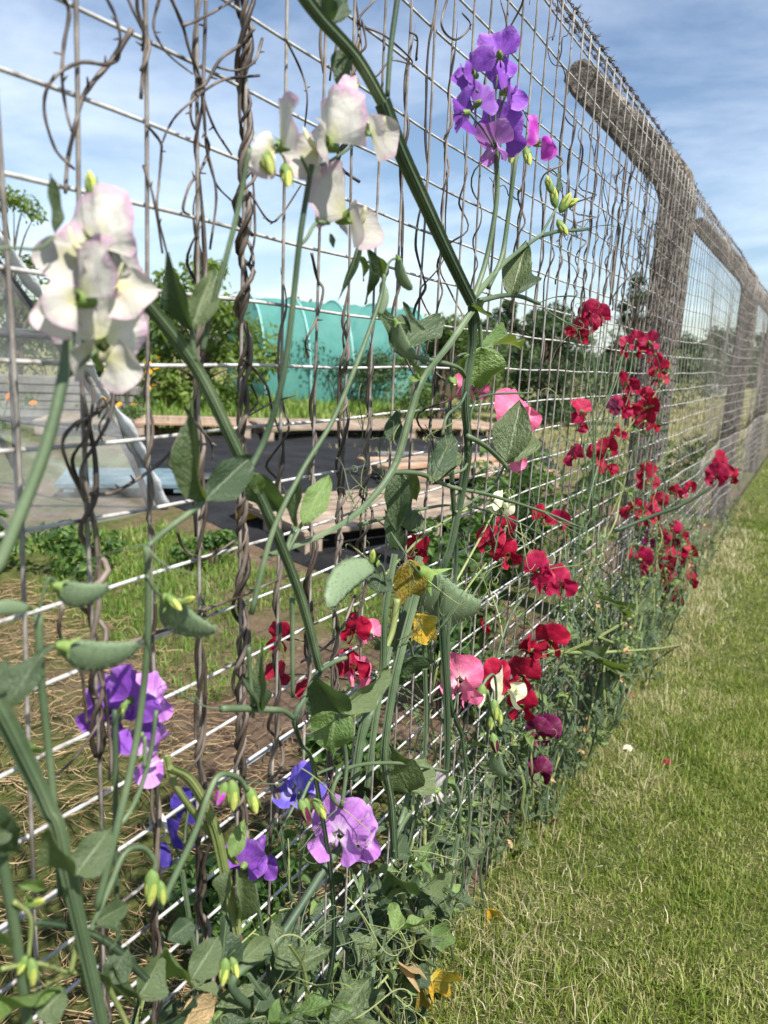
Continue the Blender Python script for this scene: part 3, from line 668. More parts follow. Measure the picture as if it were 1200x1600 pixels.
far_spec = [(-26, 24, 3.2, 2.2, 'crownd', 'dark round tree on the skyline left of the teal tunnel'), (-24, 33, 3.6, 2.6, 'far', 'broad pale tree on the skyline behind the teal tunnel'),
 (-19, 38, 3.0, 2.2, 'crownd', 'dark bush on the skyline right of the teal tunnel'), (-20, 52, 5.2, 1.5, 'crownd', 'narrow dark conifer rising above the far hedge'), (-17, 50, 4.6, 1.3, 'crownd', 'second narrow conifer beside the taller one above the far hedge'),
 (-14, 46, 3.4, 2.6, 'far', 'spreading grey green tree in the far hedge'), (-12, 55, 4.4, 3.0, 'far', 'large rounded tree in the far hedge'), (-9.5, 58, 3.6, 2.6, 'crownd', 'dark tree in the far hedge behind the sapling'),
 (-6.5, 62, 3.8, 3.0, 'far', 'pale tree in the far hedge right of the sapling'), (-4, 70, 4.0, 3.2, 'crownd', 'dark tree in the far hedge near the second concrete post'), (-30, 20, 3.4, 2.5, 'far', 'pale tree far behind the clear plastic cover'), (-15, 36, 2.6, 2.2, 'far', 'low pale bush in front of the conifers')]
for (x, y, H, r_, m_, lab) in far_spec:
    tree('distant_tree', (x, y), H, r_, lab, 'tree', m_, 30, 130, .28, .12, 1, .08, 'trees on the skyline beyond the allotment')
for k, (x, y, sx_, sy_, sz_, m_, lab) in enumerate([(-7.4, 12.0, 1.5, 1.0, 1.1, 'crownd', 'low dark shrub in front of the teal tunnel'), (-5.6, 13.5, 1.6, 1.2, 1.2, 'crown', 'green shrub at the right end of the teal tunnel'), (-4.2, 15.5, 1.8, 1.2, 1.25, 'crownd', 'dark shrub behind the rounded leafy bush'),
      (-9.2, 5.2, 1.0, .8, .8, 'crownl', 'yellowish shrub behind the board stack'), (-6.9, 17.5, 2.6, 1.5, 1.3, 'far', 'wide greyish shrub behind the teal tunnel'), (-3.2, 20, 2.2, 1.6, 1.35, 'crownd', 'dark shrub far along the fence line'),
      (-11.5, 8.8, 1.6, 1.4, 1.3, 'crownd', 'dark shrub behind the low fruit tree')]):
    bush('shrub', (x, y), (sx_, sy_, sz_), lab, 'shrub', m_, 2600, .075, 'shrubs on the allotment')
# hedge line far off: one mass
mb = MB()
for k in range(150):
    x = -48+k*.34+random.uniform(-.3, .3); y = 58-abs(x+20)*.25+random.uniform(-1.5, 1.5)
    leaf_cloud(mb, (x, y, random.uniform(.5, 1.5)), (1.2, 1.0, 1.0), 60, .4)
tag(mb.build('distant_hedgerow', M['far'], None, False), 'continuous far-off hedgerow along the edge of the field', 'hedgerow', None, 'stuff')

# teal netting tunnel
A_, B_ = Vector((-9.5, 11.4, 0)), Vector((-7.6, 14.25, 0)); ax = (B_-A_).normalized(); sd = Vector((ax.y, -ax.x, 0)); LT = (B_-A_).length
t = thing('netting_tunnel', 'hooped garden tunnel covered in teal green netting', 'netting tunnel', tuple((A_+B_)/2))
Rt, Ht = 1.2, 1.9
def hoop_pt(s_, a, k=1.0): return A_+ax*s_+sd*(math.cos(a)*Rt*k)+Vector((0, 0, (abs(math.sin(a))**.8)*Ht*k))
b = MB(); V = []; na, ns = 30, 40
for i in range(ns+1):
    s_ = LT*i/ns; ph = (i % 10)/10; sagk = 1-.03*math.sin(ph*math.pi)-.012*math.sin(ph*9)
    for j in range(na+1):
        a = math.pi*j/na; p = hoop_pt(s_, a, sagk)+sd*.03*math.sin(i*1.3+j*.7)*math.sin(j*.9+i*.31); p.z = max(p.z+random.gauss(0, .006), .003); V.append(tuple(p))
F = [(i*(na+1)+j, i*(na+1)+j+1, (i+1)*(na+1)+j+1, (i+1)*(na+1)+j) for i in range(ns) for j in range(na)]
b.add(V, F); part(b, 'net_cover', M['net'], t)
for s_, sg2 in ((LT+.005, 1), (-.005, -1)):
    b = MB(); V = []; nr = 8
    for r in range(nr+1):
        q = r/nr
        for j in range(na+1):
            p = hoop_pt(s_, math.pi*j/na); c = A_+ax*s_+Vector((0, 0, .75)); p = c+(p-c)*q+ax*sg2*(.28*(1-q*q)+.03*math.sin(j*1.7)*q); p.z = max(p.z, .004); V.append(tuple(p))
    F = [(r*(na+1)+j, r*(na+1)+j+1, (r+1)*(na+1)+j+1, (r+1)*(na+1)+j) for r in range(nr) for j in range(na)]
    b.add(V, F); part(b, 'net_end', M['net'], t)
M['hoop'] = simple('pale_blue_pipe', [(.3, (.16, .36, .34)), (.7, (.25, .46, .43))], 10, .5)
for i in range(5):
    b = MB(); b.tube([hoop_pt(LT*i/4, a, 1.004)-Vector((0, 0, .02 if a in (0, math.pi) else 0)) for a in np.linspace(0, math.pi, 30)], .022, 7); part(b, 'hoop', M['hoop'], t)
# white tub far along the fence
b = MB(); V = []
for z, r in ((0, .3), (.25, .36), (.3, .39), (.33, .39), (.33, .34), (.1, .3)): V.append((r, z))
n = 20; b.add([(r*math.cos(2*math.pi*j/n)*1.3, r*math.sin(2*math.pi*j/n), z) for r, z in V for j in range(n)], [(i*n+j, i*n+(j+1) % n, (i+1)*n+(j+1) % n, (i+1)*n+j) for i in range(len(V)-1) for j in range(n)]+[tuple(range((len(V)-1)*n, len(V)*n))])
o = b.build('white_tub', M['whitep']); o.location = gnd(1119, 616); tag(o, 'small white plastic tub standing far off on the dry field behind the fence', 'tub')

# marigolds
def marigold(loc, n, label, petm, rad=.28, H=.38):
    t = thing('marigold', label, 'flower', (loc[0], loc[1], gz(loc[0], loc[1])), 'marigolds by the board stack'); lo = Vector((loc[0], loc[1], gz(loc[0], loc[1])))
    s_ = MB(); f = MB()
    hd = [lo+Vector((random.uniform(-rad, rad), random.uniform(-rad, rad), H*random.uniform(.6, 1.25))) for _ in range(n)]
    for h in hd: s_.tube(smooth([lo+Vector((random.gauss(0, .03), random.gauss(0, .03), -.02)), (lo+h)/2+Vector((0, 0, .03)), h], 4), .004, 5)
    part(s_, 'stem', M['stem'], t)
    for k in range(7): leaf_cloud(f, lo+Vector((random.uniform(-rad, rad), random.uniform(-rad, rad), H*random.uniform(.2, .7))), (.12, .12, .1), 60, .045)
    part(f, 'foliage', M['weed'], t, False)
    for h in hd:
        b = MB(); nv = Vector((random.gauss(.3, .3), random.gauss(-.5, .3), .8)).normalized()
        for lay, (rr, npet) in enumerate(((.042, 14), (.028, 10))):
            for k in range(npet):
                a = 2*math.pi*k/npet+lay*.3; u = nv.orthogonal().normalized(); u = Matrix.Rotation(a, 3, nv) @ u; v_ = nv.cross(u)
                p = h+nv*.006*lay
                b.add([tuple(p), tuple(p+u*rr*.6+v_*rr*.16+nv*.006), tuple(p+u*rr+nv*.004), tuple(p+u*rr*.6-v_*rr*.16+nv*.006)], [(0, 1, 2, 3)], v=.5)
        part(b, 'flower_head', petm, t, False)
marigold((-6.75, 6.05), 16, 'clump of bright yellow marigolds in front of the grey board stack', M['mari'], .34, .62)
marigold((-6.2, 5.55), 6, 'small yellow marigold clump beside the pallet', M['mari'], .25, .4)
marigold((-6.9, 4.6), 5, 'orange marigolds showing through the clear plastic cover', M['orange'], .34, .5)
# weeds just behind the fence
weed_spec = [(-1.15, 2.75, .30, .38, 'lush weed clump below the pallet with yellow corners'), (-.92, 2.2, .24, .3, 'leafy weed clump behind the cream and red flowers'), (-1.2, 3.5, .3, .5, 'tall leafy weed clump right of the pallet with yellow corners'), (-1.0, 4.4, .34, .5, 'tall weed clump behind the first concrete post'),
  (-1.5, 4.6, .35, .5, 'bushy weed clump right of the worn low pallet'), (-2.9, 1.75, .36, .3, 'dark leafy vegetable clump in front of the clear plastic cover'), (-2.45, 2.0, .22, .2, 'small leafy clump on the bare soil'), (-3.2, 1.7, .4, .45, 'tall green vegetable clump at the foot of the clear plastic cover'), (-4.2, 2.3, .5, .55, 'vegetable row growing inside the clear plastic cover'), (-4.9, 1.7, .5, .5, 'feathery green crop inside the clear plastic cover'),
  (-.8, 1.35, .16, .2, 'small weed among straw behind the mauve flower'), (-.72, .85, .15, .16, 'low weed on the straw near the lower wires'), (-.75, 1.75, .2, .28, 'weed clump behind the pink flower'), (-2.15, 2.35, .2, .16, 'tuft of bright weeds on the soil by the membrane'), (-.9, 3.0, .26, .5, 'weed clump behind the red flowers'), (-.8, 5.5, .3, .55, 'weed clump growing between the first two concrete posts')]
for (x, y, r_, h_, lab) in weed_spec:
    bush('weed_clump', (x, y), (r_, r_, h_), lab, 'weed', 'weed', 520, .05 if h_ > .2 else .035, 'weeds behind the fence', 7)

# ------------------------------------------------------------------ dead vines twisted round the upright wires
TENS = {20: 'twentieth', 30: 'thirtieth', 40: 'fortieth', 50: 'fiftieth'}
def ordinal(n):
    o = dict(ORD); o[1] = 'first'
    if n <= 20: return o[n]
    if n % 10 == 0: return TENS[n]
    return {2: 'twenty', 3: 'thirty', 4: 'forty', 5: 'fifty'}[n//10]+'-'+o[n % 10]
vine_of = {}
def wirexyz(i, z): return Vector((-D+.0016+bulge(U0+GAP*i, z), U0+GAP*i, z))
def vine_thing(i):
    if i not in vine_of:
        t = thing('dead_vine', 'dead brown vine stems twisted round the %s upright fence wire from the left' % ordinal(i+1), 'dead vine', wirexyz(i, .3), 'dead vines on the fence wires')
        vine_of[i] = t
    return vine_of[i]
def twist(i, z0, z1, n, r=.0015, orb=.0032, turns=None, loose=.0, hand=1):
    t = vine_thing(i); mb = MB(); z0 += CH; z1 += CH
    for s_ in range(n):
        ph = random.uniform(0, 6.3); pitch = random.uniform(.035, .10)*(turns or 1); za = z0+random.uniform(0, .12)*(z1-z0); zb = z1-random.uniform(0, .18)*(z1-z0)
        k = max(12, int((zb-za)/.006)); rs = r*random.uniform(.7, 1.25); p1, p2, p3 = [random.uniform(0, 6.3) for _ in range(3)]
        pts, rad, vs = [], [], []
        for q in range(k+1):
            z = za+(zb-za)*q/k; th = ph+hand*(z-za)/pitch*2*math.pi+1.7*math.sin(z*14+p1)+.8*math.sin(z*41+p2)
            o_ = .0010+rs*.9+orb*.5*(.25+.75*math.sin(z*19+p2)**4)*(.4+.6*s_/max(1, n-1) if n > 1 else 1)
            if loose: o_ += loose*max(0, math.sin(z*13+p3))**4
            c = wirexyz(i, z); pts.append((c.x+o_*math.cos(th), c.y+o_*math.sin(th), z+.002*math.sin(q*.9+p1)))
            rad.append(rs*(1+.12*math.sin(q*.7+p2))*(1 if q < k-6 else (k-q+1)/7)); vs.append(.5+.35*math.sin(z*31+p1)+.15*random.random())
        mb.tube(pts, rad, 6, v=np.array(vs))
    part(mb, 'twisted_stem', M['vine'], t)
def loop(i, px, wpx, t=.985, tone=None):
    th = vine_thing(i); mb = MB(); n = len(px)
    tt = [t+random.uniform(-.012, .012) for _ in px]
    pts = smooth([onf(x, y, q) for (x, y), q in zip(px, tt)], 7); k = len(pts)
    d_ = depth_of(Vector(pts[k//2])); r = wpx/2*d_/FPX
    ph = random.uniform(0, 6)
    mb.tube(pts, [r*(1-.35*q/k)*(1+.10*math.sin(q*1.1+ph)) for q in range(k)], 6, v=np.array([.5+.3*math.sin(q*.5+ph)+.2*random.random() for q in range(k)]))
    # little stubs at old nodes
    for _ in range(2):
        q = random.randrange(2, k-2); d = Vector((random.gauss(0, 1), random.gauss(0, 1), random.gauss(0, 1))).normalized(); p = Vector(pts[q])
        mb.tube([p, p+d*r*4], [r*.7, r*.3], 5)
    part(mb, 'loose_stem', M['vine'], th)
twist(1, .2, .46, 2, .0018, .004, 1.6, .012); twist(1, -.30, .0, 3, .0018, .004, 1.2, .006); twist(1, -.58, -.34, 2, .0016, .003, 1.2)
twist(2, -.62, .05, 1, .0012, .0012); twist(2, .12, .5, 2, .0015, .003, 1.2, .006); twist(2, -.6, -.3, 3, .0016, .004)
twist(3, -.16, .12, 4, .0017, .0045, 1.3, .004); twist(3, .0, .5, 1, .0012, .002, 1.5, .01); twist(3, -.6, -.16, 3, .0018, .005, 1.3, .008)
twist(4, -.55, .5, 4, .0017, .0042, 1.2, .004); twist(4, .05, .42, 2, .0012, .004, 1.7, .006)
twist(5, -.16, .1, 1, .0013, .003, 1, .01); twist(5, -.5, -.02, 2, .0014, .003, 1.1, .004)
twist(6, -.4, .02, 2, .0014, .003, 1.1, .004); twist(6, .2, .46, 2, .0013, .004, 1.4, .012)
twist(7, -.5, .1, 3, .0014, .0035, 1.1, .003); twist(7, .14, .34, 2, .0014, .004, 1.2, .01)
twist(8, -.3, .04, 2, .0013, .003, 1.1, .006)
for i in range(9, 44):
    if i in (9, 12): n = 1
    else: n = random.choice((0, 1, 1, 2, 3)) if i > 12 else random.choice((0, 1, 1, 2))
    if n == 0: continue
    lo_ = random.uniform(-.22, .05) if i < 15 else random.uniform(-.05, .12)
    twist(i, lo_, random.uniform(.3, .52), n, .0013, .0045, random.uniform(1.1, 2.2), random.choice((.004, .012, .02)), random.choice((1, 1, -1)))
for i, px, w in [
 (1, [(206, 46), (178, 90), (148, 125), (128, 155), (118, 195), (106, 250), (102, 302)], 9), (1, [(186, 72), (184, 92), (165, 101), (130, 97), (95, 112), (73, 140), (70, 180), (86, 232), (106, 255), (116, 264)], 7),
 (1, [(98, -6), (108, 20), (100, 70), (97, 120), (103, 170), (112, 205)], 7), (1, [(165, -6), (180, 25), (188, 60), (181, 86)], 6), (2, [(198, -6), (212, 25), (224, 52), (222, 80)], 6),
 (3, [(250, -6), (240, 36), (246, 60), (266, 88), (302, 116)], 5), (3, [(266, -6), (286, 42), (297, 82), (312, 120), (318, 150)], 6), (2, [(230, 196), (250, 221), (252, 240), (248, 290), (246, 332), (262, 400)], 5),
 (4, [(397, 44), (375, 70), (345, 92), (322, 130), (302, 147), (298, 180), (304, 202)], 6), (4, [(405, 118), (352, 124), (322, 140), (300, 158), (276, 180), (262, 202), (254, 222)], 5),
 (3, [(322, 214), (326, 236), (311, 270), (296, 290), (286, 326), (296, 336)], 6), (3, [(314, 142), (334, 198), (362, 242)], 5), (3, [(324, 244), (338, 288), (362, 314)], 4), (2, [(224, 258), (240, 310), (254, 396)], 5),
 (3, [(322, -6), (320, 60), (318, 140), (322, 225), (330, 260), (338, 310), (328, 390)], 6), (4, [(286, 40), (312, 30), (345, 12), (370, -4)], 5), (4, [(410, 60), (398, 95), (372, 110), (338, 105)], 5),
 (1, [(178, 582), (174, 620), (150, 645), (116, 664), (98, 690), (106, 726), (132, 782)], 8), (1, [(180, 600), (172, 650), (152, 690), (126, 738), (140, 796)], 7), (1, [(150, 640), (160, 622), (168, 640), (155, 665), (160, 690)], 4),
 (2, [(142, 772), (176, 770), (216, 748), (258, 716), (276, 688), (284, 668)], 7), (3, [(270, 706), (264, 726), (284, 742), (304, 764)], 5), (3, [(288, 636), (305, 660), (330, 692), (332, 716)], 5),
 (6, [(487, 396), (496, 436), (505, 454), (494, 500), (478, 532), (481, 558)], 5), (6, [(380, 560), (415, 600), (425, 640), (438, 680)], 5), (4, [(390, 300), (420, 345), (440, 335), (470, 290)], 4), (5, [(446, 60), (470, 110), (480, 150), (475, 210)], 4),
 (4, [(392, 600), (402, 628), (386, 650), (424, 630), (460, 618)], 4), (1, [(98, 945), (92, 985), (105, 1010), (126, 1040), (132, 1090), (136, 1130)], 7), (1, [(155, 1045), (150, 1085), (158, 1120), (120, 1180), (85, 1215)], 6),
 (3, [(276, 830), (290, 860), (322, 872), (366, 845)], 5), (3, [(300, 960), (340, 945), (380, 930), (420, 912), (470, 890)], 6), (3, [(190, 1010), (240, 990), (290, 975), (340, 955)], 7), (4, [(384, 980), (372, 1020), (396, 1060), (390, 1120)], 4), (6, [(555, 930), (535, 980), (510, 1010), (470, 1035)], 5),
 (9, [(585, 0), (560, 35), (600, 55), (640, 90), (645, 105)], 4), (9, [(565, 30), (572, 70), (560, 90), (585, 120), (610, 95), (640, 100)], 4), (10, [(650, 95), (652, 60), (640, 50)], 4), (13, [(700, -5), (690, 40), (712, 62), (735, 40), (722, 20)], 4)]:
    loop(i, px, w)
# thin dead tangle higher up along the fence
for i in range(16, 44):
    for _ in range(random.choice((1, 2, 2))):
        z = random.uniform(-.02, .46)+CH; y = U0+GAP*i; pts = [Vector((-D+random.uniform(-.006, .012), y, z))]
        d = Vector((0, random.uniform(-1, 1), random.uniform(-1, 1)))
        for k in range(random.randint(5, 11)):
            d = (d+Vector((random.gauss(0, .25), random.gauss(0, .7), random.gauss(0, .7)))).normalized()
            q = pts[-1]+d*.018; q.x = -D+max(-.012, min(.022, q.x+D)); q.z = min(q.z, TOP-.01); pts.append(q)
        mb = MB(); sp = smooth(pts, 4); mb.tube(sp, np.linspace(.0011, .0005, len(sp)), 5); part(mb, 'curled_twig', M['vine'], vine_thing(i))

# ------------------------------------------------------------------ sweet pea parts
def leaflet_mesh(name, m, fold=.22, droop=.18, wave=.03, seed=0, blunt=.75):
    b = MB(); rr = random.Random(seed); nx, ny = 12, 4; V = []; mid = []; ss = []; p1 = rr.uniform(0, 6); p2 = rr.uniform(0, 6)
    for i in range(nx+1):
        s_ = i/nx; w = .5*(math.sin(math.pi*min(1, s_)**blunt)**rr.choice((.85, 1.0, 1.1)) if 0 < s_ < 1 else 0)+.004*(1-s_)
        for j in range(-ny, ny+1):
            q = j/ny; y = w*q
            z = fold*abs(y)-droop*s_*s_+wave*math.sin(s_*11+p1+q*2)*abs(q)+.02*math.sin(s_*6+p2)
            V.append((s_+.02*abs(q)*math.sin(s_*9+p2), y+.012*math.sin(s_*13+p1)*abs(q), z)); mid.append(abs(q)); ss.append(s_)
    n = 2*ny+1; F = [(i*n+j, i*n+j+1, (i+1)*n+j+1, (i+1)*n+j) for i in range(nx) for j in range(n-1)]
    b.add(V, F, mid=np.array(mid), s=np.array(ss)); return b.mesh(name, m)
LF = {}
for key in ('leaf', 'leafd', 'leafl', 'leafy', 'leafm', 'dryleaf'):
    LF[key] = [leaflet_mesh('leaf', M[key], f, d_, w, sd, bl) for f, d_, w, sd, bl in ((.35, .16, .07, 1, .78), (.6, .34, .08, 2, .7), (.18, .26, .10, 3, .66), (.45, -.14, .08, 4, .85))]
def fan(R_, a0, a1, na, nr, pos, b, gk=1.0):
    V = []; g_ = []; u_ = []
    for i in range(nr+1):
        r = .03+.97*i/nr
        for j in range(na+1):
            a = a0+(a1-a0)*j/na; V.append(pos(a, r)); g_.append(r*gk); u_.append(a/3)
    F = [(i*(na+1)+j, i*(na+1)+j+1, (i+1)*(na+1)+j+1, (i+1)*(na+1)+j) for i in range(nr) for j in range(na)]
    b.add(V, F, g=np.array(g_), pu=np.array(u_))
def flower_parts(seed):
    rr = random.Random(seed); p1, p2 = rr.uniform(0, 6), rr.uniform(0, 6); back = rr.uniform(.10, .55); wav = rr.uniform(.045, .095); wide = rr.uniform(.92, 1.12); hood = rr.uniform(-.25, .3); opn = rr.uniform(.34, .74); fwd = rr.uniform(.6, .95)
    A1 = R(118)
    def standard(a, r):
        notch = 1-.13*math.exp(-(a/R(13))**2); R0 = (.80+.16*math.cos(a*.8)-.10*(abs(a)/A1)**3)*notch
        rad = R0*r; y = math.sin(a)*rad*wide; z = math.cos(a)*rad+.06*r
        lat = abs(y)
        x = -.05-back*lat**1.35*1.1+hood*max(0, z)**2*.6+wav*r*r*math.sin(5*a+p1)+wav*.6*r**3*math.sin(9*a+p2)-.10*math.exp(-(y/.07)**2)*r*.6
        x -= .12*r*max(0, -z)
        return (x, y, z)
    parts = []
    b = MB(); fan(1, -A1, A1, 30, 10, standard, b); parts.append(('standard_petal', b))
    for sgn in (-1, 1):
        def wing(a, r, sgn=sgn):
            R0 = .80*(.82+.18*math.cos(a*1.3)); rad = R0*r
            u = math.cos(a)*rad; v = math.sin(a)*rad*.82
            x = .06+u*fwd*.78+.05*math.sin(4*a+p2)*r*r; y = sgn*(.04+opn*u*1.0+.14*math.sin(min(1, r)*math.pi)*.6+wav*.7*r*r*math.sin(5*a+p1)); z = -.12+v*.85-u*.12-.16*r*r*abs(v)
            return (x, y, z)
        b = MB(); fan(1, R(-82), R(78), 16, 7, wing, b, .92); parts.append(('wing_petal', b))
    b = MB(); V = []; pts = []; 
    for q in range(9):
        s_ = q/8; pts.append((.04+.5*s_*fwd, 0, -.12+.02*s_-.16*math.sin(s_*2.2)*.7+.3*s_**3))
    b.tube(pts, [.05*math.sin(math.pi*(.08+.88*q/8))**.7+.01 for q in range(9)], 7, prof=[(1.5, 0), (.7, .55), (-.7, .55), (-1.3, 0), (-.7, -.55), (.7, -.55)]); b.a['g'] = [np.full(b.n, .25)]; b.a['pu'] = [np.zeros(b.n)]; parts.append(('keel_petal', b))
    b = MB(); V = []; n = 10; 
    for (x, r) in ((-.30, .03), (-.26, .085), (-.12, .125), (.0, .135)): V += [(x, r*math.cos(2*math.pi*j/n), r*math.sin(2*math.pi*j/n)-.03) for j in range(n)]
    F = [(i*n+j, i*n+(j+1) % n, (i+1)*n+(j+1) % n, (i+1)*n+j) for i in range(3) for j in range(n)]
    for k in range(5):
        j = 2*k; V.append((.14, .24*math.cos(2*math.pi*(j+.5)/n), .24*math.sin(2*math.pi*(j+.5)/n)-.03)); F.append((30+j, 30+(j+1) % n, len(V)-1))
    b.add(V, F, v=.5); parts.append(('calyx', b)); return parts
FL = {}
FSRC = [flower_parts(s_) for s_ in (3, 8, 14, 21, 33)]
def flower_meshes(colr, k):
    if (colr, k) not in FL:
        FL[colr, k] = [(nm, b.mesh(nm, PC[colr] if nm != 'calyx' else M['bud'])) for nm, b in FSRC[k]]
    return FL[colr, k]
FN = {'red': 'red', 'crimson': 'crimson red', 'maroon': 'dark maroon'}
def bud_mesh(m_, seed):
    b = MB(); rr = random.Random(seed); n = 9; V = []; prof = [(0, .02), (.05, .12), (.2, .2), (.42, .235), (.62, .22), (.8, .16), (.94, .08), (1.0, .015)]
    for s_, r in prof: V += [(s_, r*1.0*math.cos(2*math.pi*j/n), r*.66*math.sin(2*math.pi*j/n)+.16*s_*s_) for j in range(n)]
    b.add(V, [(i*n+j, i*n+(j+1) % n, (i+1)*n+(j+1) % n, (i+1)*n+j) for i in range(len(prof)-1) for j in range(n)], g=np.repeat([p[0] for p in prof], n), pu=np.tile(np.arange(n)/n, len(prof)), v=.6)
    return b.mesh('bud_petals', m_)
def bud_calyx():
    b = MB(); n = 10; V = []
    for (s_, r) in ((-.1, .03), (.0, .13), (.12, .205), (.3, .235)): V += [(s_, r*1.04*math.cos(2*math.pi*j/n), r*.76*math.sin(2*math.pi*j/n)) for j in range(n)]
    F = [(i*n+j, i*n+(j+1) % n, (i+1)*n+(j+1) % n, (i+1)*n+j) for i in range(3) for j in range(n)]
    for k in range(5):
        j = 2*k; a = 2*math.pi*(j+.5)/n; V.append((.62, .262*math.cos(a), .215*math.sin(a)+.05)); V.append((.95, .30*math.cos(a), .26*math.sin(a)+.08)); V.append((.62, .262*math.cos(a+.2), .215*math.sin(a+.2)+.05)); c0 = len(V)-3; F += [(30+j, c0+2, c0), (30+j, 30+(j+1) % n, c0+2), (c0, c0+2, c0+1)]
    b.add(V, F, v=.4); return b.mesh('calyx', M['bud'])
BUDC = bud_calyx(); BUDM = {}
def pod_mesh():
    b = MB(); n = 8; pts = [(s_, 0, .12*math.sin(s_*3)-.1*s_) for s_ in np.linspace(0, 1, 13)]
    r = [.012+.085*math.sin(math.pi*min(1, max(0, s_*.93+.05)))**.55*(1+.05*math.sin(s_*36)) for s_ in np.linspace(0, 1, 13)]; r[-1] = .008
    b.tube(pts, r, 8, prof=[(math.cos(a)*1.7, math.sin(a)*.42) for a in np.linspace(0, 2*math.pi, 9)[:-1]], ref=(0, 0, 1), v=.55)
    rr = random.Random(4)
    for _ in range(260):
        s_ = rr.random(); a = rr.uniform(0, 6.28); k_ = .012+.085*math.sin(math.pi*min(1, max(0, s_*.93+.05)))**.55
        p = Vector((s_, math.sin(a)*.42*k_, .12*math.sin(s_*3)-.1*s_+math.cos(a)*1.7*k_)); d = Vector((rr.gauss(.3, .4), math.sin(a), math.cos(a))).normalized()
        b.tube([p-d*.01, p+d*rr.uniform(.025, .05)], [.0022, .0008], 3, v=.95, cap=False)
    return b.mesh('pod', M['pod'])
PODM = pod_mesh()
def pod_cal():
    b = MB(); n = 8; V = []
    for (s_, r) in ((-.14, .02), (-.08, .05), (.0, .06)): V += [(s_, r*math.cos(2*math.pi*j/n), r*math.sin(2*math.pi*j/n)) for j in range(n)]
    F = [(i*n+j, i*n+(j+1) % n, (i+1)*n+(j+1) % n, (i+1)*n+j) for i in range(2) for j in range(n)]
    for k in range(4):
        j = 2*k; a = 2*math.pi*(j+.5)/n; V.append((-.05+.04*k, .17*math.cos(a), .17*math.sin(a))); F.append((16+j, 16+(j+1) % n, len(V)-1))
    b.add(V, F, v=.6); return b.mesh('calyx', M['bud'])
PODC = pod_cal()
def tendril_pts(seed, L=1.0):
    rr = random.Random(seed); out = []
    main = []; a = rr.uniform(-.3, .3); p = np.zeros(3); d = np.array([1, 0, 0.])
    n = 26; k0 = rr.uniform(-1.5, 1.5); k1 = rr.choice((-1, 1))*rr.uniform(9, 26); ax_ = np.array([rr.gauss(0, .5), rr.gauss(0, 1), rr.gauss(0, 1)]); ax_ /= np.linalg.norm(ax_)
    for i in range(n+1):
        main.append(p.copy()); s_ = i/n; k = k0*(1-s_)+k1*max(0, s_-.45)**1.5*2.2
        an = k*(1/n)*1.6; d = d*math.cos(an)+np.cross(ax_, d)*math.sin(an)+ax_*ax_.dot(d)*(1-math.cos(an)); p = p+(d+ax_*.12*max(0, s_-.5))*(1/n)*1.1
    return [tuple(q) for q in main]
def tendril_mesh(seed, m, branches=3, r=.008):
    b = MB()
    main = tendril_pts(seed); b.tube(main, np.linspace(r*1.2, r*.5, len(main)), 5)
    rr = random.Random(seed+50)
    for k in range(branches-1):
        i = rr.randrange(4, 11); q = tendril_pts(seed*7+k+3); mtx = np.array(Matrix.Rotation(rr.choice((-1, 1))*rr.uniform(.5, 1.1), 3, Vector((rr.gauss(0, .4), rr.gauss(0, .4), 1)).normalized()))
        P = np.array(q)*rr.uniform(.45, .75) @ mtx.T + np.array(main[i]); b.tube(P, np.linspace(r*.75, r*.4, len(P)), 4)
    return b.mesh('tendril', m)
TD = [tendril_mesh(s_, M['stemy' if s_ % 2 else 'stem']) for s_ in range(8)]
def compound_leaf(name, m, seed):
    "two leaflets on a winged stalk: one leaf"
    b = MB(); rr = random.Random(seed); b.tube([(0, 0, 0), (.25, 0, .05), (.5, 0, .06), (.66, 0, .04)], [.016, .014, .013, .012], 6, prof=[(0, 1), (1.9, .1), (0, -1), (-1.9, .1)]); b.a.setdefault('mid', [np.zeros(b.n)]); b.a.setdefault('s', [np.full(b.n, .5)])
    for sgn in (-1, 1):
        me = LF['leaf'][rr.randrange(4)]; k = len(me.vertices); co = np.zeros(k*3, np.float32); me.vertices.foreach_get('co', co); co = co.reshape(-1, 3).astype(float)
        L = rr.uniform(.85, 1.15); w = rr.uniform(.36, .54); co = co*np.array([L, L*w, L*.8])
        Rm = np.array(Matrix.Rotation(sgn*R(rr.uniform(32, 62)), 3, 'Z') @ Matrix.Rotation(sgn*R(rr.uniform(5, 40)), 3, 'X') @ Matrix.Rotation(R(rr.uniform(-25, 25)), 3, 'Y'))
        co = co @ Rm.T+np.array([.6, 0, .04]); mid = np.zeros(k, np.float32); s_ = np.zeros(k, np.float32); me.attributes['mid'].data.foreach_get('value', mid); me.attributes['s'].data.foreach_get('value', s_)
        b.add(co, [tuple(p.vertices) for p in me.polygons], mid=mid, s=s_, v=.5)
    return b.mesh(name, m)
CL = {key: [compound_leaf('leaf', M[key], s_) for s_ in range(5)] for key in ('leaf', 'leafd', 'leafl', 'leafy', 'dryleaf')}
WING = [(2.0, .05), (.95, .14), (.78, .55), (.36, .86), (0, .62), (-.36, .86), (-.78, .55), (-.95, .14), (-2.0, .05), (-2.0, -.06), (-.95, -.16), (-.78, -.55), (-.36, -.86), (0, -.62), (.36, -.86), (.78, -.55), (.95, -.16), (2.0, -.06)]
def cdir(yaw, pitch, roll):
    y, p = R(yaw), R(pitch); f = (CB*math.cos(y)+CR*math.sin(y))*math.cos(p)+CU*math.sin(p)
    u = CU-f*CU.dot(f); u.normalize(); u = Matrix.Rotation(R(roll), 3, f) @ u; return f.normalized(), u
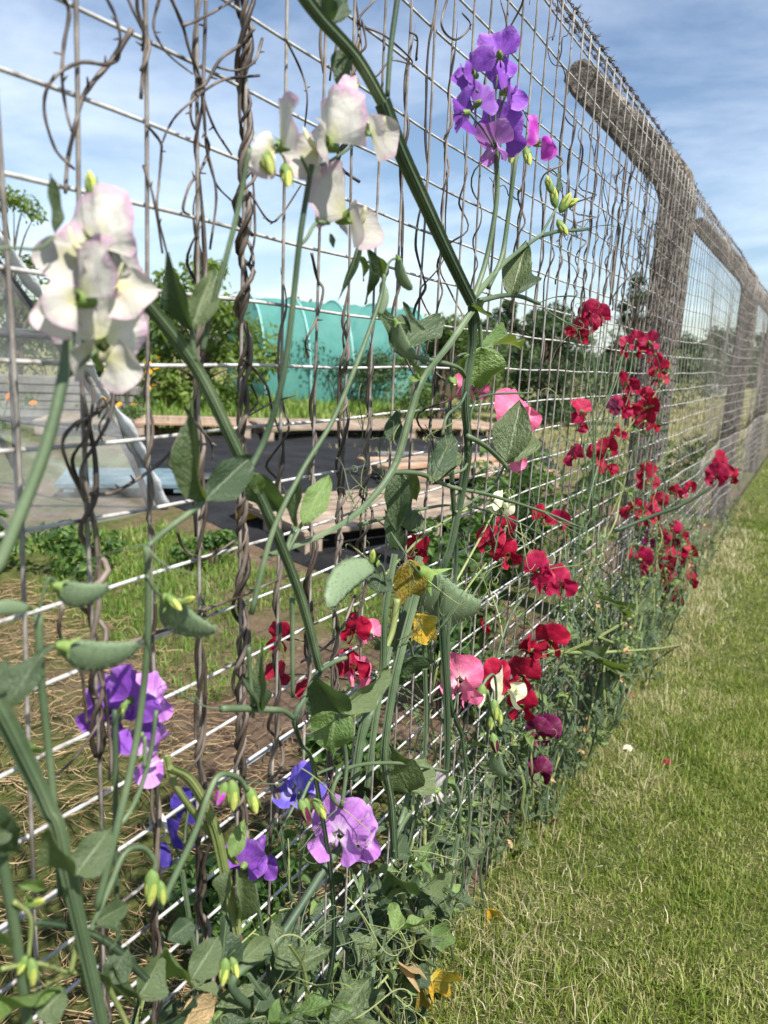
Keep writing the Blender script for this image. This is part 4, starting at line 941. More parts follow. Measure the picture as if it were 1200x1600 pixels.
class Plant:
    def __init__(s, label, root, cat='sweet pea', group='sweet peas climbing the fence', name='sweet_pea'):
        s.t = thing(name, label, cat, root, group); s.inv = parent_inv(s.t); s.nodes = []; s.body = {}; s.root = Vector(root)
    def pts3(s, px, t):
        tt = t if isinstance(t, (list, tuple)) else [t]*len(px); return [onf(x, y, q) for (x, y), q in zip(px, tt)]
    def stem(s, px, t, w, m='stem', winged=True, taper=.8, pts=None, own=None, root=False):
        P = pts if pts is not None else s.pts3(px, t)
        if root: P = P + to_root(s, px[-1], t[-1] if isinstance(t, (list, tuple)) else t)[1:]
        P = smooth(P, 7); k = len(P)
        if pts is None: q1 = random.uniform(0, 6); P = [np.array(tuple(p))+np.array(CR)*.0007*math.sin(i*.23+q1)+np.array(CU)*.0004*math.sin(i*.41+q1) for i, p in enumerate(P)]
        if pts is None:
            d_ = depth_of(Vector(P[min(k//2, 14)])); r = w/2*d_/FPX*.9
        else: r = w/2
        if winged: r /= 2.0
        rad = [r*(1+(taper-1)*q/k) for q in range(k)]
        ref = CR*.8+CU*.5
        b = MB()
        b.tube(P, rad, 7, prof=WING if winged else None, ref=tuple(ref) if winged else None, v=np.array([.5+.25*math.sin(q*.31+r*9e3)+random.uniform(-.1, .1) for q in range(k)]))
        part(b, own or ('stem' if winged else 'stalk'), M[m], s.t, not winged)
        s.nodes += [Vector(p) for p in P]; return s
    def leaf(s, bx, by, tx, ty, w, t=.8, tilt=0, m='leaf', up_=.35, k=None, dt=0, lab=None):
        B = onf(bx, by, t); T = onf(tx, ty, t+dt); x = T-B; L = x.length; wid = w*depth_of(B)/FPX
        z = CB*1.0+Vector((0, 0, up_)); z = Matrix.Rotation(R(tilt), 3, x.normalized()) @ z
        me = LF[m][random.randrange(4) if k is None else k]
        o = obj('leaf', me, s.t); o.matrix_basis = s.inv @ basis(B, x, z, L, wid, max(L*.6, wid)); 
        if lab: o['label'] = lab
        return s
    def petiole(s, px, t, w, m='stem'): return s.stem(px, t, w, m, False)
    def flower(s, x, y, dpx, colr, yaw, pitch=0, roll=0, t=.8, k=None, stalk=None, lab=None):
        c = onf(x, y, t); sc = dpx*depth_of(c)/FPX/1.58; f, u = cdir(yaw, pitch, roll); o_ = c-u*sc*.38
        k = random.randrange(5) if k is None else k; ms = flower_meshes(colr, k); mw = s.inv @ basis(o_, f, u, sc, sc, sc)
        nm = 'flower'
        root = obj(nm, ms[0][1], s.t); root.matrix_basis = mw
        for nme, me in ms[1:]: obj(nme, me, root)
        if lab: root['label'] = lab
        bk = o_-f*sc*.29-u*sc*.03
        return bk, f, u, sc
    def peduncle(s, p, tgt, w=.0022, sag=.2, m='stem'):
        "flower stalk from p down to tgt"
        p, tgt = Vector(p), Vector(tgt); md = (p+tgt)/2+Vector((random.gauss(0, .006), random.gauss(0, .006), 0))+(p-tgt).length*sag*Vector((.12, 0, .15))
        b = MB(); P = smooth([p, p+(md-p)*.3+Vector((0, 0, .004)), md, tgt], 5); b.tube(P, np.linspace(w*.38, w*.55, len(P)), 6, v=.5+.3*random.random()); part(b, 'flower_stalk', M[m], s.t)
    def bud(s, x, y, L, ang, t=.8, colr='cream', lean=0):
        B = onf(x, y, t); L_ = L*.86*depth_of(B)/FPX; a = R(ang); d = (CR*math.cos(a)+CU*math.sin(a))*math.cos(R(lean))+CB*math.sin(R(lean))
        if colr not in BUDM: BUDM[colr] = bud_mesh(PC.get(colr) or M['bud'], 1)
        c = obj('bud', BUDM[colr], s.t); c.matrix_basis = s.inv @ basis(B, d, CB+CU*.3, L_, L_, L_); obj('calyx', BUDC, c); return s
    def pod(s, x, y, x2, y2, t=.8, w=1.0, tilt=0, dt=0):
        B = onf(x, y, t); T = onf(x2, y2, t+dt); d = T-B; L = d.length; z = Matrix.Rotation(R(90+tilt), 3, d.normalized()) @ CB
        o = obj('pod', PODM, s.t); o.matrix_basis = s.inv @ basis(B, d, z, L, L*w, L*w); obj('calyx', PODC, o); return s
    def tendril(s, x, y, L, ang, t=.8, k=None, lean=20, roll=0):
        B = onf(x, y, t); L_ = L*depth_of(B)/FPX; a = R(ang); d = (CR*math.cos(a)+CU*math.sin(a))*math.cos(R(lean))+CB*math.sin(R(lean))
        z = Matrix.Rotation(R(roll if roll else random.uniform(0, 360)), 3, d) @ CB
        o = obj('tendril', TD[random.randrange(8) if k is None else k], s.t); o.matrix_basis = s.inv @ basis(B, d, z, L_, L_, L_); return s
    def near(s, p, dmin=.03, below=.02):
        c = [n for n in s.nodes if n.z < p.z-below and (n-p).length > dmin]
        return min(c, key=lambda n: (n-p).length+.3*max(0, (n-p).length-.15)) if c else Vector((p.x-.02, p.y, max(.02, p.z-.25)))
    def done(s):
        for (m, wg), b in s.body.items(): part(b, 'stem' if wg else 'flower_stalk', M[m], s.t, not wg)
def foot(x, y, t=.97):
    "point on the ground below the fence point seen at x,y"
    p = onf(x, y, t); return Vector((p.x, p.y, gz(p.x, p.y)-.01))

def wild(P, h, n_stem=1, leafL=.034, dens=1.0, mats=('leaf', 'leaf', 'leafd', 'leafl'), lean=.25, out=.12, r=.0016, tend=.8, skip=0.0):
    "let a plant grow: stems with alternate leaves and tendrils"
    lo_ = min(-.02, P.root.x+D-.015)
    for s_ in range(n_stem):
        p = P.root+Vector((random.uniform(-.01, .02), random.uniform(-.04, .04), 0)); d = Vector((random.gauss(.05, .1), random.gauss(0, lean), 1)).normalized(); pts = [p.copy()]
        L = h*random.uniform(.75, 1.15); n = max(4, int(L/.045))
        for k in range(n):
            d = (d+Vector((random.gauss(0, .22), random.gauss(0, .28), random.gauss(.18, .15)))).normalized(); q = pts[-1]+d*.045
            off = q.x+D
            if off < lo_: q.x = -D+lo_+random.uniform(0, .015); d.x = abs(d.x)*.5
            if off > out: d.x = -abs(d.x)*.4; q.x = -D+out
            q.z = max(q.z, .01); pts.append(q)
        P.stem(None, None, r*2*2, random.choice(('stem', 'stem', 'stemd', 'stemy')), True, .55, pts=pts)
        for k in range(1, len(pts)):
            if k*.045 < skip: continue
            if random.random() > dens: continue
            p = pts[k]; a = random.uniform(-1.9, 1.9); dv = Vector((math.cos(a)*.9+.25, math.sin(a), random.gauss(.25, .45))).normalized()
            me = random.choice(CL[random.choice(mats)]); Ls = leafL*random.uniform(.65, 1.3)
            o = obj('leaf', me, P.t); o.matrix_basis = P.inv @ basis(p, dv, Vector((random.gauss(.3, .4), random.gauss(-.15, .4), 1)), Ls, Ls, Ls)
            if random.random() < tend:
                tdm = obj('tendril', random.choice(TD), o); q = random.uniform(1.2, 2.4); tdm.matrix_basis = Matrix.Translation((.64, 0, .04)) @ Matrix.Rotation(random.uniform(0, 6.3), 4, 'X') @ Matrix.Scale(q, 4)

# ------------------------------------------------------------------ the sweet peas one by one
def to_root(P, px, t, n=3):
    "3-D points from a photo point down to the plant's root"
    a = onf(*px, t); r = P.root; return [a] + [a.lerp(r, q)+Vector((.012*math.sin(q*7), .02*math.sin(q*5), 0)) for q in (.35, .7)] + [r]
# A: cream and pink-edged blooms at the first two uprights
P = Plant('pale cream sweet pea with large pink edged blooms before the first two upright wires', foot(-60, 900, .9))
P.stem(None, None, .006, 'stem', False, 1, pts=[onf(112, 492, .82), onf(98, 590, .81), onf(66, 715, .8), onf(0, 880, .8), onf(-50, 1010, .82)]+to_root(P, (-60, 1050), .84)[1:])
P.petiole([(150, 548), (118, 575), (96, 600)], .82, 9); P.petiole([(128, 470), (116, 485), (111, 500)], .82, 9)
P.flower(138, 345, 164, 'white', -25, 5, 8, .84, 1); P.flower(175, 400, 158, 'white', 45, 5, -12, .82, 2); P.flower(118, 430, 160, 'white', -50, 0, 15, .80, 0); P.flower(170, 505, 152, 'white', 40, -25, -10, .81, 3)
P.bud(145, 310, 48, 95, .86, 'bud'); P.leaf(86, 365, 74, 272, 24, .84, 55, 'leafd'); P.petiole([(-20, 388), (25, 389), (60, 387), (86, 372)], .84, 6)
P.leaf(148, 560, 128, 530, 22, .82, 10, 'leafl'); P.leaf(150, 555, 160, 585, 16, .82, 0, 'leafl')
P.done()
# B: long winged stem with the white blooms
P = Plant('tall sweet pea with thick winged stem and white blooms at the centre wires', foot(520, 1300, .93))
P.stem([(140, 370), (178, 410), (235, 478), (310, 580), (375, 716), (430, 832), (472, 935), (500, 1046)], [.84, .83, .82, .81, .8, .8, .81, .82], 27, 'stem', True, .85)
P.stem([(500, 1046), (478, 1085), (462, 1122), (470, 1160), (492, 1215)], .84, 17, 'stemd', True, .8, root=True)
P.petiole([(305, 562), (300, 535), (297, 512)], .81, 12); P.leaf(297, 515, 256, 400, 46, .8, -35, 'leafd', k=0); P.leaf(299, 515, 340, 412, 44, .8, 30, 'leaf', k=1)
P.stem([(318, 548), (330, 490), (352, 400), (375, 310), (392, 232)], [.80, .79, .77, .76, .75], 11, 'stem', False)
P.stem([(385, 745), (415, 685), (440, 590), (458, 470), (472, 360), (487, 258)], [.8, .79, .77, .76, .75, .75], 12, 'stemd', False)
P.stem([(392, 960), (425, 830), (470, 740), (520, 660), (560, 560), (592, 470), (601, 428)], [.8, .79, .78, .78, .77, .77, .77], 10, 'stem', False)
P.flower(505, 190, 140, 'white', -48, 0, 8, .745, 2); P.flower(432, 195, 118, 'white', -75, -5, -12, .74, 0); P.flower(567, 165, 128, 'white', 72, 5, 28, .75, 1); P.flower(540, 305, 128, 'white', 70, 5, 10, .755, 4)
P.petiole([(470, 245), (480, 262), (487, 280)], .745, 7); P.petiole([(560, 220), (520, 250), (487, 262)], .75, 6); P.petiole([(515, 348), (492, 350), (478, 372), (470, 385)], .755, 7)
P.bud(408, 232, 56, -68, .75, 'bud'); P.bud(445, 258, 50, -80, .75, 'bud', 10); P.petiole([(408, 232), (400, 224), (392, 236)], .75, 5); P.petiole([(445, 258), (440, 240), (430, 232)], .75, 5)
P.leaf(512, 352, 490, 346, 14, .755, 0, 'leafd'); P.leaf(516, 365, 522, 388, 10, .755, 0, 'leafd')
P.leaf(318, 782, 281, 640, 56, .79, -30, 'leaf', k=1); P.leaf(318, 785, 388, 716, 62, .79, 35, 'leafd', k=3); P.petiole([(316, 784), (290, 806), (258, 832), (230, 852)], .79, 12); P.tendril(230, 852, 150, -60, .79); P.tendril(232, 850, 150, -170, .79)
P.leaf(394, 738, 440, 806, 58, .81, 35, 'leafd', k=0); P.leaf(462, 822, 466, 728, 34, .80, -40, 'leaf', k=0); P.leaf(474, 818, 517, 738, 42, .80, 15, 'leafl', k=0); P.leaf(395, 740, 412, 778, 26, .79, 0, 'leafl')
P.petiole([(462, 822), (450, 850), (442, 870)], .81, 9); P.petiole([(474, 816), (462, 840), (446, 866)], .81, 7)
P.leaf(408, 1112, 404, 1018, 36, .82, -30, 'leaf', k=0); P.leaf(410, 1112, 392, 1060, 34, .82, 55, 'leafd', k=1); P.petiole([(345, 1108), (408, 1108), (440, 1110), (460, 1122)], .83, 12); P.tendril(345, 1108, 120, 175, .83)
P.leaf(530, 1112, 490, 1048, 66, .81, -25, 'leafd', k=3); P.leaf(530, 1112, 622, 1042, 44, .81, 40, 'leaf', k=0); P.leaf(524, 1106, 512, 1186, 74, .83, 8, 'leafl', k=2)
P.petiole([(530, 1112), (536, 1155), (540, 1200), (534, 1262)], .82, 9); P.petiole([(500, 1046), (520, 1036), (540, 1028)], .82, 10)
P.stem([(390, 1010), (392, 1075), (394, 1120)], .83, 9, 'stem', False); P.stem([(455, 935), (457, 1000), (459, 1090)], .83, 9, 'stem', False)
P.pod(593, 492, 600, 440, .77, .9); P.pod(622, 405, 640, 455, .77, .9); P.pod(618, 505, 642, 562, .78, 1.1); P.petiole([(601, 430), (610, 408), (626, 402)], .77, 5); P.petiole([(592, 480), (603, 496), (618, 502)], .78, 4)
for x, y, tx, ty, w in ((560, 385, 535, 462, 14), (575, 390, 582, 476, 22), (560, 400, 575, 440, 16), (590, 400, 605, 445, 20)): P.leaf(x, y, tx, ty, w, .8, random.uniform(-40, 40), random.choice(('leaf', 'leafd', 'leafl')), k=1)
P.done()
# C: stem running from the top edge to the purple spray
P = Plant('tall sweet pea with long straight winged stem and purple blooms high on the fence', foot(690, 1250, .93))
P.stem([(440, -60), (470, -15), (505, 32), (558, 92), (596, 160)], .76, 24, 'stem', True, 1); P.stem([(596, 160), (620, 222), (662, 312), (700, 395), (736, 472)], .765, 27, 'stemd', True, .9)
P.stem([(625, -60), (620, 0), (612, 75), (606, 150)], .78, 11, 'stemd', False)
P.stem([(737, 474), (737, 540), (728, 620), (732, 700), (722, 765), (705, 850), (690, 930)], [.77, .78, .79, .8, .82, .84, .86], 17, 'stemd', True, .8, root=True)
P.stem([(735, 488), (700, 540), (662, 592), (640, 650), (612, 735), (560, 800), (490, 842), (410, 872)], [.77, .78, .78, .79, .8, .81, .82, .83], 17, 'stem', True, .9)
P.stem([(740, 468), (758, 415), (770, 350), (777, 285), (773, 200)], .77, 10, 'stem', False); P.stem([(762, 450), (785, 400), (796, 330), (802, 270), (808, 228)], .775, 9, 'stem', False)
P.stem([(738, 470), (780, 418), (815, 388), (846, 368)], .78, 18, 'stem', True, .8); P.stem([(846, 368), (870, 362), (900, 360), (918, 357)], .78, 7, 'stemd', False); P.tendril(918, 357, 60, 10, .78)
P.stem([(748, 470), (785, 462), (815, 464), (842, 474)], .78, 9, 'stemd', False); P.tendril(842, 474, 90, 30, .78); P.tendril(842, 474, 110, -50, .78)
P.flower(736, 98, 74, 'purple', -55, 5, 10, .775, 0); P.flower(780, 74, 68, 'purple', 165, -10, -4, .77, 2); P.flower(794, 124, 74, 'purple', 55, 0, -8, .77, 1); P.flower(746, 148, 68, 'purple', -140, 0, 14, .772, 3); P.flower(718, 176, 64, 'purple', -80, -15, 60, .77, 4); P.flower(788, 188, 78, 'purple', 20, -30, 5, .768, 1); P.flower(768, 214, 62, 'mauve', -30, -60, 0, .77, 2)
P.flower(844, 206, 64, 'magenta', 66, -5, 12, .775, 0)
for q in ((745, 140), (776, 118), (790, 150), (735, 178), (782, 215)): P.petiole([q, ((q[0]+773)/2, q[1]+22), (774, 235)], .77, 4)
P.petiole([(828, 228), (815, 235), (806, 250)], .775, 4); P.bud(822, 232, 34, -80, .77, 'bud'); P.bud(800, 232, 30, -95, .77, 'bud')
for x, y, L, a in ((868, 322, 34, 100), (876, 330, 36, 60), (862, 300, 30, 110), (880, 322, 30, 20), (872, 345, 32, -60)): P.bud(x, y, L, a, .78, 'bud')
P.petiole([(846, 368), (858, 345), (870, 322)], .78, 5); P.leaf(872, 300, 876, 262, 10, .78, 30, 'leafd')
P.leaf(540, 70, 532, 142, 38, .78, 20, 'leafd', k=0); P.petiole([(558, 92), (548, 80), (540, 68)], .77, 7); P.leaf(515, 35, 500, -20, 40, .77, -30, 'leafd', k=0); P.leaf(522, 35, 545, -10, 30, .77, 30, 'leafd', k=1)
P.leaf(798, 462, 822, 372, 46, .775, -15, 'leaf', k=0); P.leaf(800, 460, 842, 398, 30, .78, 35, 'leafd', k=1); P.leaf(730, 474, 760, 498, 18, .77, 10, 'leaf')
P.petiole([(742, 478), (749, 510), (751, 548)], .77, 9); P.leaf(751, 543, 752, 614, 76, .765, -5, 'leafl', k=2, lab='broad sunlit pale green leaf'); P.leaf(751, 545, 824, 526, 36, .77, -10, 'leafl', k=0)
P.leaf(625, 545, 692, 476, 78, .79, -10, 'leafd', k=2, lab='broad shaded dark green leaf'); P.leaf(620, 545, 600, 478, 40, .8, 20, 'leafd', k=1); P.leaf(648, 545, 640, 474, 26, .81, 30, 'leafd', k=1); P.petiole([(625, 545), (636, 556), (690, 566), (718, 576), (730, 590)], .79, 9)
P.leaf(792, 720, 812, 624, 62, .785, -12, 'leaf', k=0, lab='grey green leaf lying over the pink bloom'); P.leaf(796, 722, 842, 642, 34, .79, 35, 'leaf', k=1); P.petiole([(730, 682), (760, 698), (784, 720), (795, 735)], .79, 9)
P.leaf(674, 752, 712, 672, 46, .80, 20, 'leafd', k=0); P.leaf(674, 752, 722, 702, 46, .795, -20, 'leaf', k=0); P.petiole([(674, 752), (690, 745), (720, 735), (730, 725)], .8, 6)
P.leaf(657, 590, 646, 566, 14, .785, 0, 'leafl'); P.leaf(657, 592, 636, 598, 14, .785, 0, 'leafl')
P.petiole([(732, 700), (738, 640), (760, 617), (830, 614)], .79, 5, 'stemd'); P.tendril(655, 640, 90, 200, .8); P.tendril(720, 650, 80, 230, .79)
P.petiole([(732, 600), (720, 630), (700, 650), (690, 680)], .79, 6, 'stemd')
P.leaf(626, 738, 618, 832, 42, .84, 10, 'leafd', k=0); P.leaf(612, 690, 620, 640, 30, .84, 0, 'leafd', k=1); P.leaf(640, 735, 650, 790, 26, .84, 20, 'leaf')
P.petiole([(612, 738), (660, 742), (710, 762), (770, 775), (850, 800), (900, 822)], [.8, .81, .82, .83, .83, .84], 8); P.tendril(740, 768, 80, 60, .82); P.tendril(800, 785, 90, 100, .83); P.tendril(850, 800, 90, -40, .83); P.tendril(600, 745, 110, 110, .81); P.tendril(560, 800, 100, 120, .82); P.tendril(540, 815, 90, 60, .82)
P.done()
# D: lower left plant with purple blooms
P = Plant('sweet pea with thick pale stem and purple blooms behind the lower left wires', foot(120, 1200, .9))
P.stem([(-50, 1030), (-8, 1100), (35, 1180), (75, 1262), (104, 1350)], .8, 40, 'stem', True, .5, root=True)
P.stem([(150, 1420), (185, 1290), (208, 1190), (222, 1080), (231, 960), (231, 850)], [.84, .84, .84, .84, .83, .82], 14, 'stem', False)
P.stem([(60, 960), (66, 1060), (74, 1160), (84, 1280), (95, 1400)], .84, 15, 'stem', False); P.stem([(178, 1110), (180, 1220), (182, 1330), (186, 1480)], .93, 10, 'stemd', False); P.stem([(110, 1410), (150, 1330), (200, 1270), (232, 1190), (246, 1110)], .86, 10, 'stem', False)
P.flower(172, 1090, 92, 'purple', -8, 0, -6, 1.02, 1); P.flower(212, 1072, 88, 'purple', 140, 0, 12, .96, 2); P.flower(238, 1078, 76, 'mauve', 62, 0, -4, .965, 0); P.flower(212, 1130, 72, 'purple', -95, -10, 20, .965, 4); P.flower(240, 1165, 88, 'mauve', 66, -15, -45, .955, 3)
P.bud(197, 1098, 30, -120, .955, 'bud'); P.petiole([(197, 1098), (190, 1120), (180, 1140)], .955, 5)
P.leaf(8, 1105, 68, 1005, 62, .8, -12, 'leafd', k=2); P.leaf(-20, 1090, 12, 1030, 40, .8, 30, 'leafd', k=1); P.leaf(18, 1105, 48, 1190, 40, .82, 30, 'leafl', k=1)
P.pod(92, 916, 166, 928, .82, 1.35); P.pod(103, 1010, 212, 1022, .82, 1.1); P.pod(45, 952, -40, 958, .82, .8); P.pod(262, 938, 325, 995, .82, 1.25)
P.petiole([(92, 916), (74, 905), (60, 950)], .82, 6); P.petiole([(103, 1010), (85, 1010), (64, 1030)], .82, 6); P.petiole([(262, 938), (245, 925), (231, 900)], .82, 6)
P.bud(262, 932, 36, -45, .81, 'bud'); P.bud(282, 942, 30, 20, .81, 'bud')
P.petiole([(225, 1200), (228, 1150)], .84, 8)
P.stem([(130, 1480), (168, 1390), (195, 1335), (225, 1325), (240, 1345), (238, 1368)], .84, 11, 'stem', False); P.bud(238, 1362, 58, -92, .84, 'bud'); P.bud(248, 1378, 40, -75, .84, 'bud')
P.leaf(116, 1368, 80, 1286, 62, .775, -25, 'leaf', k=3); P.leaf(118, 1368, 182, 1288, 60, .775, 30, 'leaf', k=2); P.petiole([(118, 1362), (124, 1420), (120, 1470), (112, 1520)], .82, 12, 'stemy')
P.leaf(-30, 1260, 32, 1350, 62, .8, -20, 'leafd', k=2); P.leaf(-20, 1300, 20, 1290, 50, .8, 40, 'leaf', k=3); P.leaf(30, 1382, 82, 1388, 18, .82, -30, 'leafl', k=1); P.leaf(40, 1395, 70, 1420, 14, .82, 10, 'leafl', k=1)
P.bud(45, 1415, 34, 20, .82, 'bud'); P.bud(48, 1500, 44, -80, .82, 'bud'); P.bud(40, 1495, 32, -110, .82, 'bud'); P.petiole([(20, 1410), (45, 1430), (50, 1460), (46, 1495)], .82, 9, 'stemy')
P.leaf(-40, 1555, 98, 1560, 40, .82, 20, 'leafl', k=0); P.leaf(168, 1540, 200, 1480, 46, .83, 20, 'leafd', k=3); P.leaf(175, 1535, 130, 1490, 44, .83, -20, 'leaf', k=3); P.leaf(170, 1520, 190, 1480, 40, .84, 50, 'leaf')
P.stem([(60, 1440), (110, 1450), (150, 1462), (190, 1490), (230, 1530)], .83, 20, 'stemd', True); P.petiole([(0, 1515), (60, 1505), (110, 1520), (160, 1525), (210, 1570)], .83, 8, 'stemy'); P.petiole([(165, 1530), (190, 1580), (205, 1620)], .83, 10, 'stemy')
for b_ in ((215, 1560, 262, 1492, 60, 30, 'leaf'), (222, 1562, 180, 1500, 52, -30, 'leaf'), (300, 1530, 345, 1462, 54, 20, 'leaf'), (296, 1532, 262, 1472, 46, -25, 'leafl'), (262, 1470, 300, 1440, 40, 10, 'leafd'), (60, 1590, 110, 1540, 56, 20, 'leaf'), (250, 1600, 320, 1570, 48, 25, 'leafd'), (150, 1440, 205, 1412, 40, 15, 'leaf'), (20, 1480, -20, 1420, 52, -20, 'leafl')): P.leaf(*b_[:5], t=.83, tilt=b_[5], m=b_[6])
for a in ((70, 1505, 100, 60), (150, 1450, 120, 30), (200, 1320, 90, 140), (90, 960, 90, 80), (110, 1520, 90, 200)): P.tendril(*a, t=.83)
P.done()
# E: mauve bloom and its neighbours
P = Plant('sweet pea with one big mauve double bloom and tangled tendrils low on the fence', foot(560, 1420, .95))
P.stem([(540, 1310), (515, 1345), (470, 1418), (425, 1480), (362, 1545)], [.86, .86, .86, .87, .88], 16, 'stemd', False, root=True)
P.flower(532, 1280, 98, 'mauve', -8, 4, -6, .83, 1, lab='wide open mauve bloom facing the lawn'); P.flower(568, 1288, 80, 'mauve', 44, 5, -22, .84, 0); P.flower(556, 1312, 64, 'mauve', 10, -30, 6, .82, 4)
P.petiole([(534, 1262), (520, 1240), (545, 1200), (620, 1192), (700, 1206)], .83, 8); P.tendril(534, 1262, 90, -30, .83); P.tendril(530, 1262, 110, -150, .83); P.tendril(700, 1206, 60, -20, .84)
for pts, w in (([(618, 865), (602, 960), (598, 1040), (586, 1130), (575, 1230)], 11), ([(650, 930), (630, 1010), (612, 1090), (600, 1180), (612, 1260), (618, 1340)], 14), ([(607, 1010), (588, 1085), (570, 1130), (555, 1220)], 15), ([(640, 1270), (622, 1300), (616, 1330)], 14)): P.stem(pts, .86, w, 'stem', True, 1)
P.leaf(640, 1237, 606, 1172, 62, .84, -10, 'leaf', k=2); P.leaf(642, 1237, 672, 1178, 66, .84, 10, 'leaf', k=2); P.petiole([(641, 1232), (630, 1270), (622, 1290)], .87, 10)
P.leaf(637, 1392, 600, 1350, 52, .83, -20, 'leafd', k=3); P.leaf(637, 1385, 660, 1372, 34, .86, 20, 'leafd'); P.leaf(660, 1388, 716, 1352, 42, .83, 30, 'leaf', k=0); P.leaf(645, 1025, 650, 1062, 48, .88, 5, 'leafd', k=2); P.petiole([(646, 1024), (642, 1010), (636, 1000)], .88, 5)
P.leaf(610, 1340, 640, 1300, 40, .9, 10, 'leafd'); P.leaf(480, 1300, 510, 1375, 46, .92, 10, 'leaf', k=2); P.leaf(380, 1500, 425, 1462, 34, .87, 0, 'leaf', k=0); P.leaf(440, 1490, 462, 1430, 46, .9, 10, 'leafd', k=2)
P.leaf(420, 1540, 395, 1580, 44, .86, -20, 'leafd', k=3); P.leaf(425, 1580, 470, 1565, 34, .86, 20, 'leafd', k=0)
P.stem([(250, 1420), (300, 1310), (325, 1240), (345, 1212), (372, 1214), (385, 1235)], .84, 12, 'stem', False); 
for x, y, L, a, c in ((362, 1222, 50, -85, 'bud'), (388, 1232, 46, -70, 'bud'), (352, 1225, 40, -110, 'magenta'), (470, 1252, 40, -70, 'maroon'), (492, 1250, 38, -60, 'bud'), (478, 1250, 36, -95, 'bud'), (352, 1500, 44, -95, 'bud'), (362, 1498, 34, -70, 'bud')): P.bud(x, y, L, a, .84, c)
P.petiole([(470, 1252), (490, 1215), (520, 1200)], .84, 6)
P.stem([(265, 1200), (300, 1220), (335, 1290), (352, 1370), (372, 1460)], .88, 18, 'stemy', True, 1); P.stem([(262, 1180), (275, 1230), (325, 1300), (370, 1350)], .9, 13, 'stemy', True, 1)
P.leaf(362, 1360, 342, 1430, 40, .86, 40, 'leaf', k=1); P.leaf(372, 1360, 385, 1470, 36, .86, -40, 'leaf', k=1); P.leaf(362, 1340, 382, 1280, 28, .88, 10, 'leafl', k=0)
for a in ((440, 1225, 110, 175), (470, 1200, 100, -20), (430, 1320, 90, 60), (540, 1400, 130, -30), (600, 1440, 120, -70), (560, 1330, 80, -60), (610, 1200, 80, 60), (520, 1480, 100, 20), (640, 1330, 110, 15), (690, 1330, 120, 70), (450, 1310, 90, -80)): P.tendril(*a, t=.86)
P.stem([(560, 1545), (600, 1590), (640, 1640)], .93, 8, 'stemy', False)
for px_ in ([(560, 820), (640, 800), (720, 790), (800, 812), (870, 850)], [(600, 900), (660, 840), (720, 800), (790, 770)], [(640, 1010), (700, 930), (740, 860), (770, 800)], [(700, 1150), (690, 1040), (720, 940), (760, 880)], [(560, 1180), (600, 1080), (680, 980), (700, 940)], [(760, 1160), (770, 1060), (800, 960), (850, 900)]): P.stem(px_, .92, 5, random.choice(('stem', 'stemy', 'stemd')), False)
for k in range(34):
    x_, y_ = random.uniform(560, 900), random.uniform(640, 1010)
    P2 = P; P2.tendril(x_, y_, random.uniform(60, 130), random.uniform(0, 360), random.uniform(.84, .95), None, random.uniform(-20, 40))
P.done()
# yellowing leaves
P = Plant('sweet pea with yellowing leaves hanging above the pink bloom', foot(650, 1300, .95))
P.stem(None, None, .005, 'stem', True, 1, pts=to_root(P, (655, 870), .9)); P.stem([(655, 870), (640, 920), (625, 1000), (615, 1080)], .9, 14, 'stem', True, 1)
P.leaf(640, 875, 640, 962, 52, .89, -5, 'leafm', k=2); P.leaf(645, 960, 672, 996, 50, .89, 10, 'leafy', k=3); P.leaf(650, 960, 630, 1000, 38, .9, 20, 'leafm', k=2); P.leaf(590, 925, 600, 890, 44, .86, 10, 'leafd', k=2)
P.pod(582, 884, 505, 938, .85, 1.0); P.pod(665, 900, 738, 965, .87, 1.0); P.petiole([(582, 884), (596, 885), (604, 920)], .85, 5); P.petiole([(665, 900), (650, 890), (640, 880)], .87, 5)
P.bud(580, 880, 26, 80, .85, 'bud'); P.stem([(622, 935), (614, 985), (600, 1020)], .88, 14, 'stemy', False, .6)
P.leaf(640, 830, 655, 795, 40, .88, 0, 'leaf', k=2); P.leaf(625, 860, 605, 800, 30, .9, 0, 'leafd'); P.leaf(618, 820, 640, 760, 34, .9, 30, 'leafd')
for a in ((590, 885, 90, 140), (640, 870, 90, 60), (620, 1000, 90, 10), (660, 900, 110, -40)): P.tendril(*a, t=.87)
P.done()
P = Plant('sweet pea stem ending in yellow rounded leaves low beside the lawn', foot(640, 1500, .96))
P.stem([(625, 1388), (640, 1425), (660, 1450), (676, 1465)], .9, 9, 'stemy', False, 1); P.stem(None, None, .005, 'stemy', True, 1, pts=to_root(P, (625, 1388), .9)); 
P.leaf(674, 1470, 722, 1452, 46, .88, -10, 'leafl', k=2); P.leaf(672, 1532, 724, 1548, 54, .88, 5, 'leafy', k=2, lab='rounded bright yellow leaf'); P.leaf(765, 1420, 778, 1448, 30, .9, 10, 'leafy', k=0); P.leaf(755, 1455, 782, 1468, 14, .9, 0, 'dryleaf', k=1); P.leaf(660, 1540, 672, 1592, 26, .9, 20, 'leafm', k=1)
P.leaf(620, 1500, 668, 1528, 18, .9, 0, 'dryleaf', k=1); P.leaf(540, 1610, 515, 1585, 60, .9, 0, 'leafl', k=2); P.leaf(655, 1545, 665, 1500, 30, .9, 10, 'leafd', k=2)
P.petiole([(640, 1520), (620, 1510), (600, 1530), (570, 1560)], .9, 5, 'stemy'); P.petiole([(676, 1530), (665, 1500), (655, 1470)], .9, 5, 'stemy')
for a in ((640, 1480, 110, 60), (600, 1530, 110, -60), (690, 1460, 90, 80), (680, 1510, 80, 100)): P.tendril(*a, t=.9, k=1)
P.done()
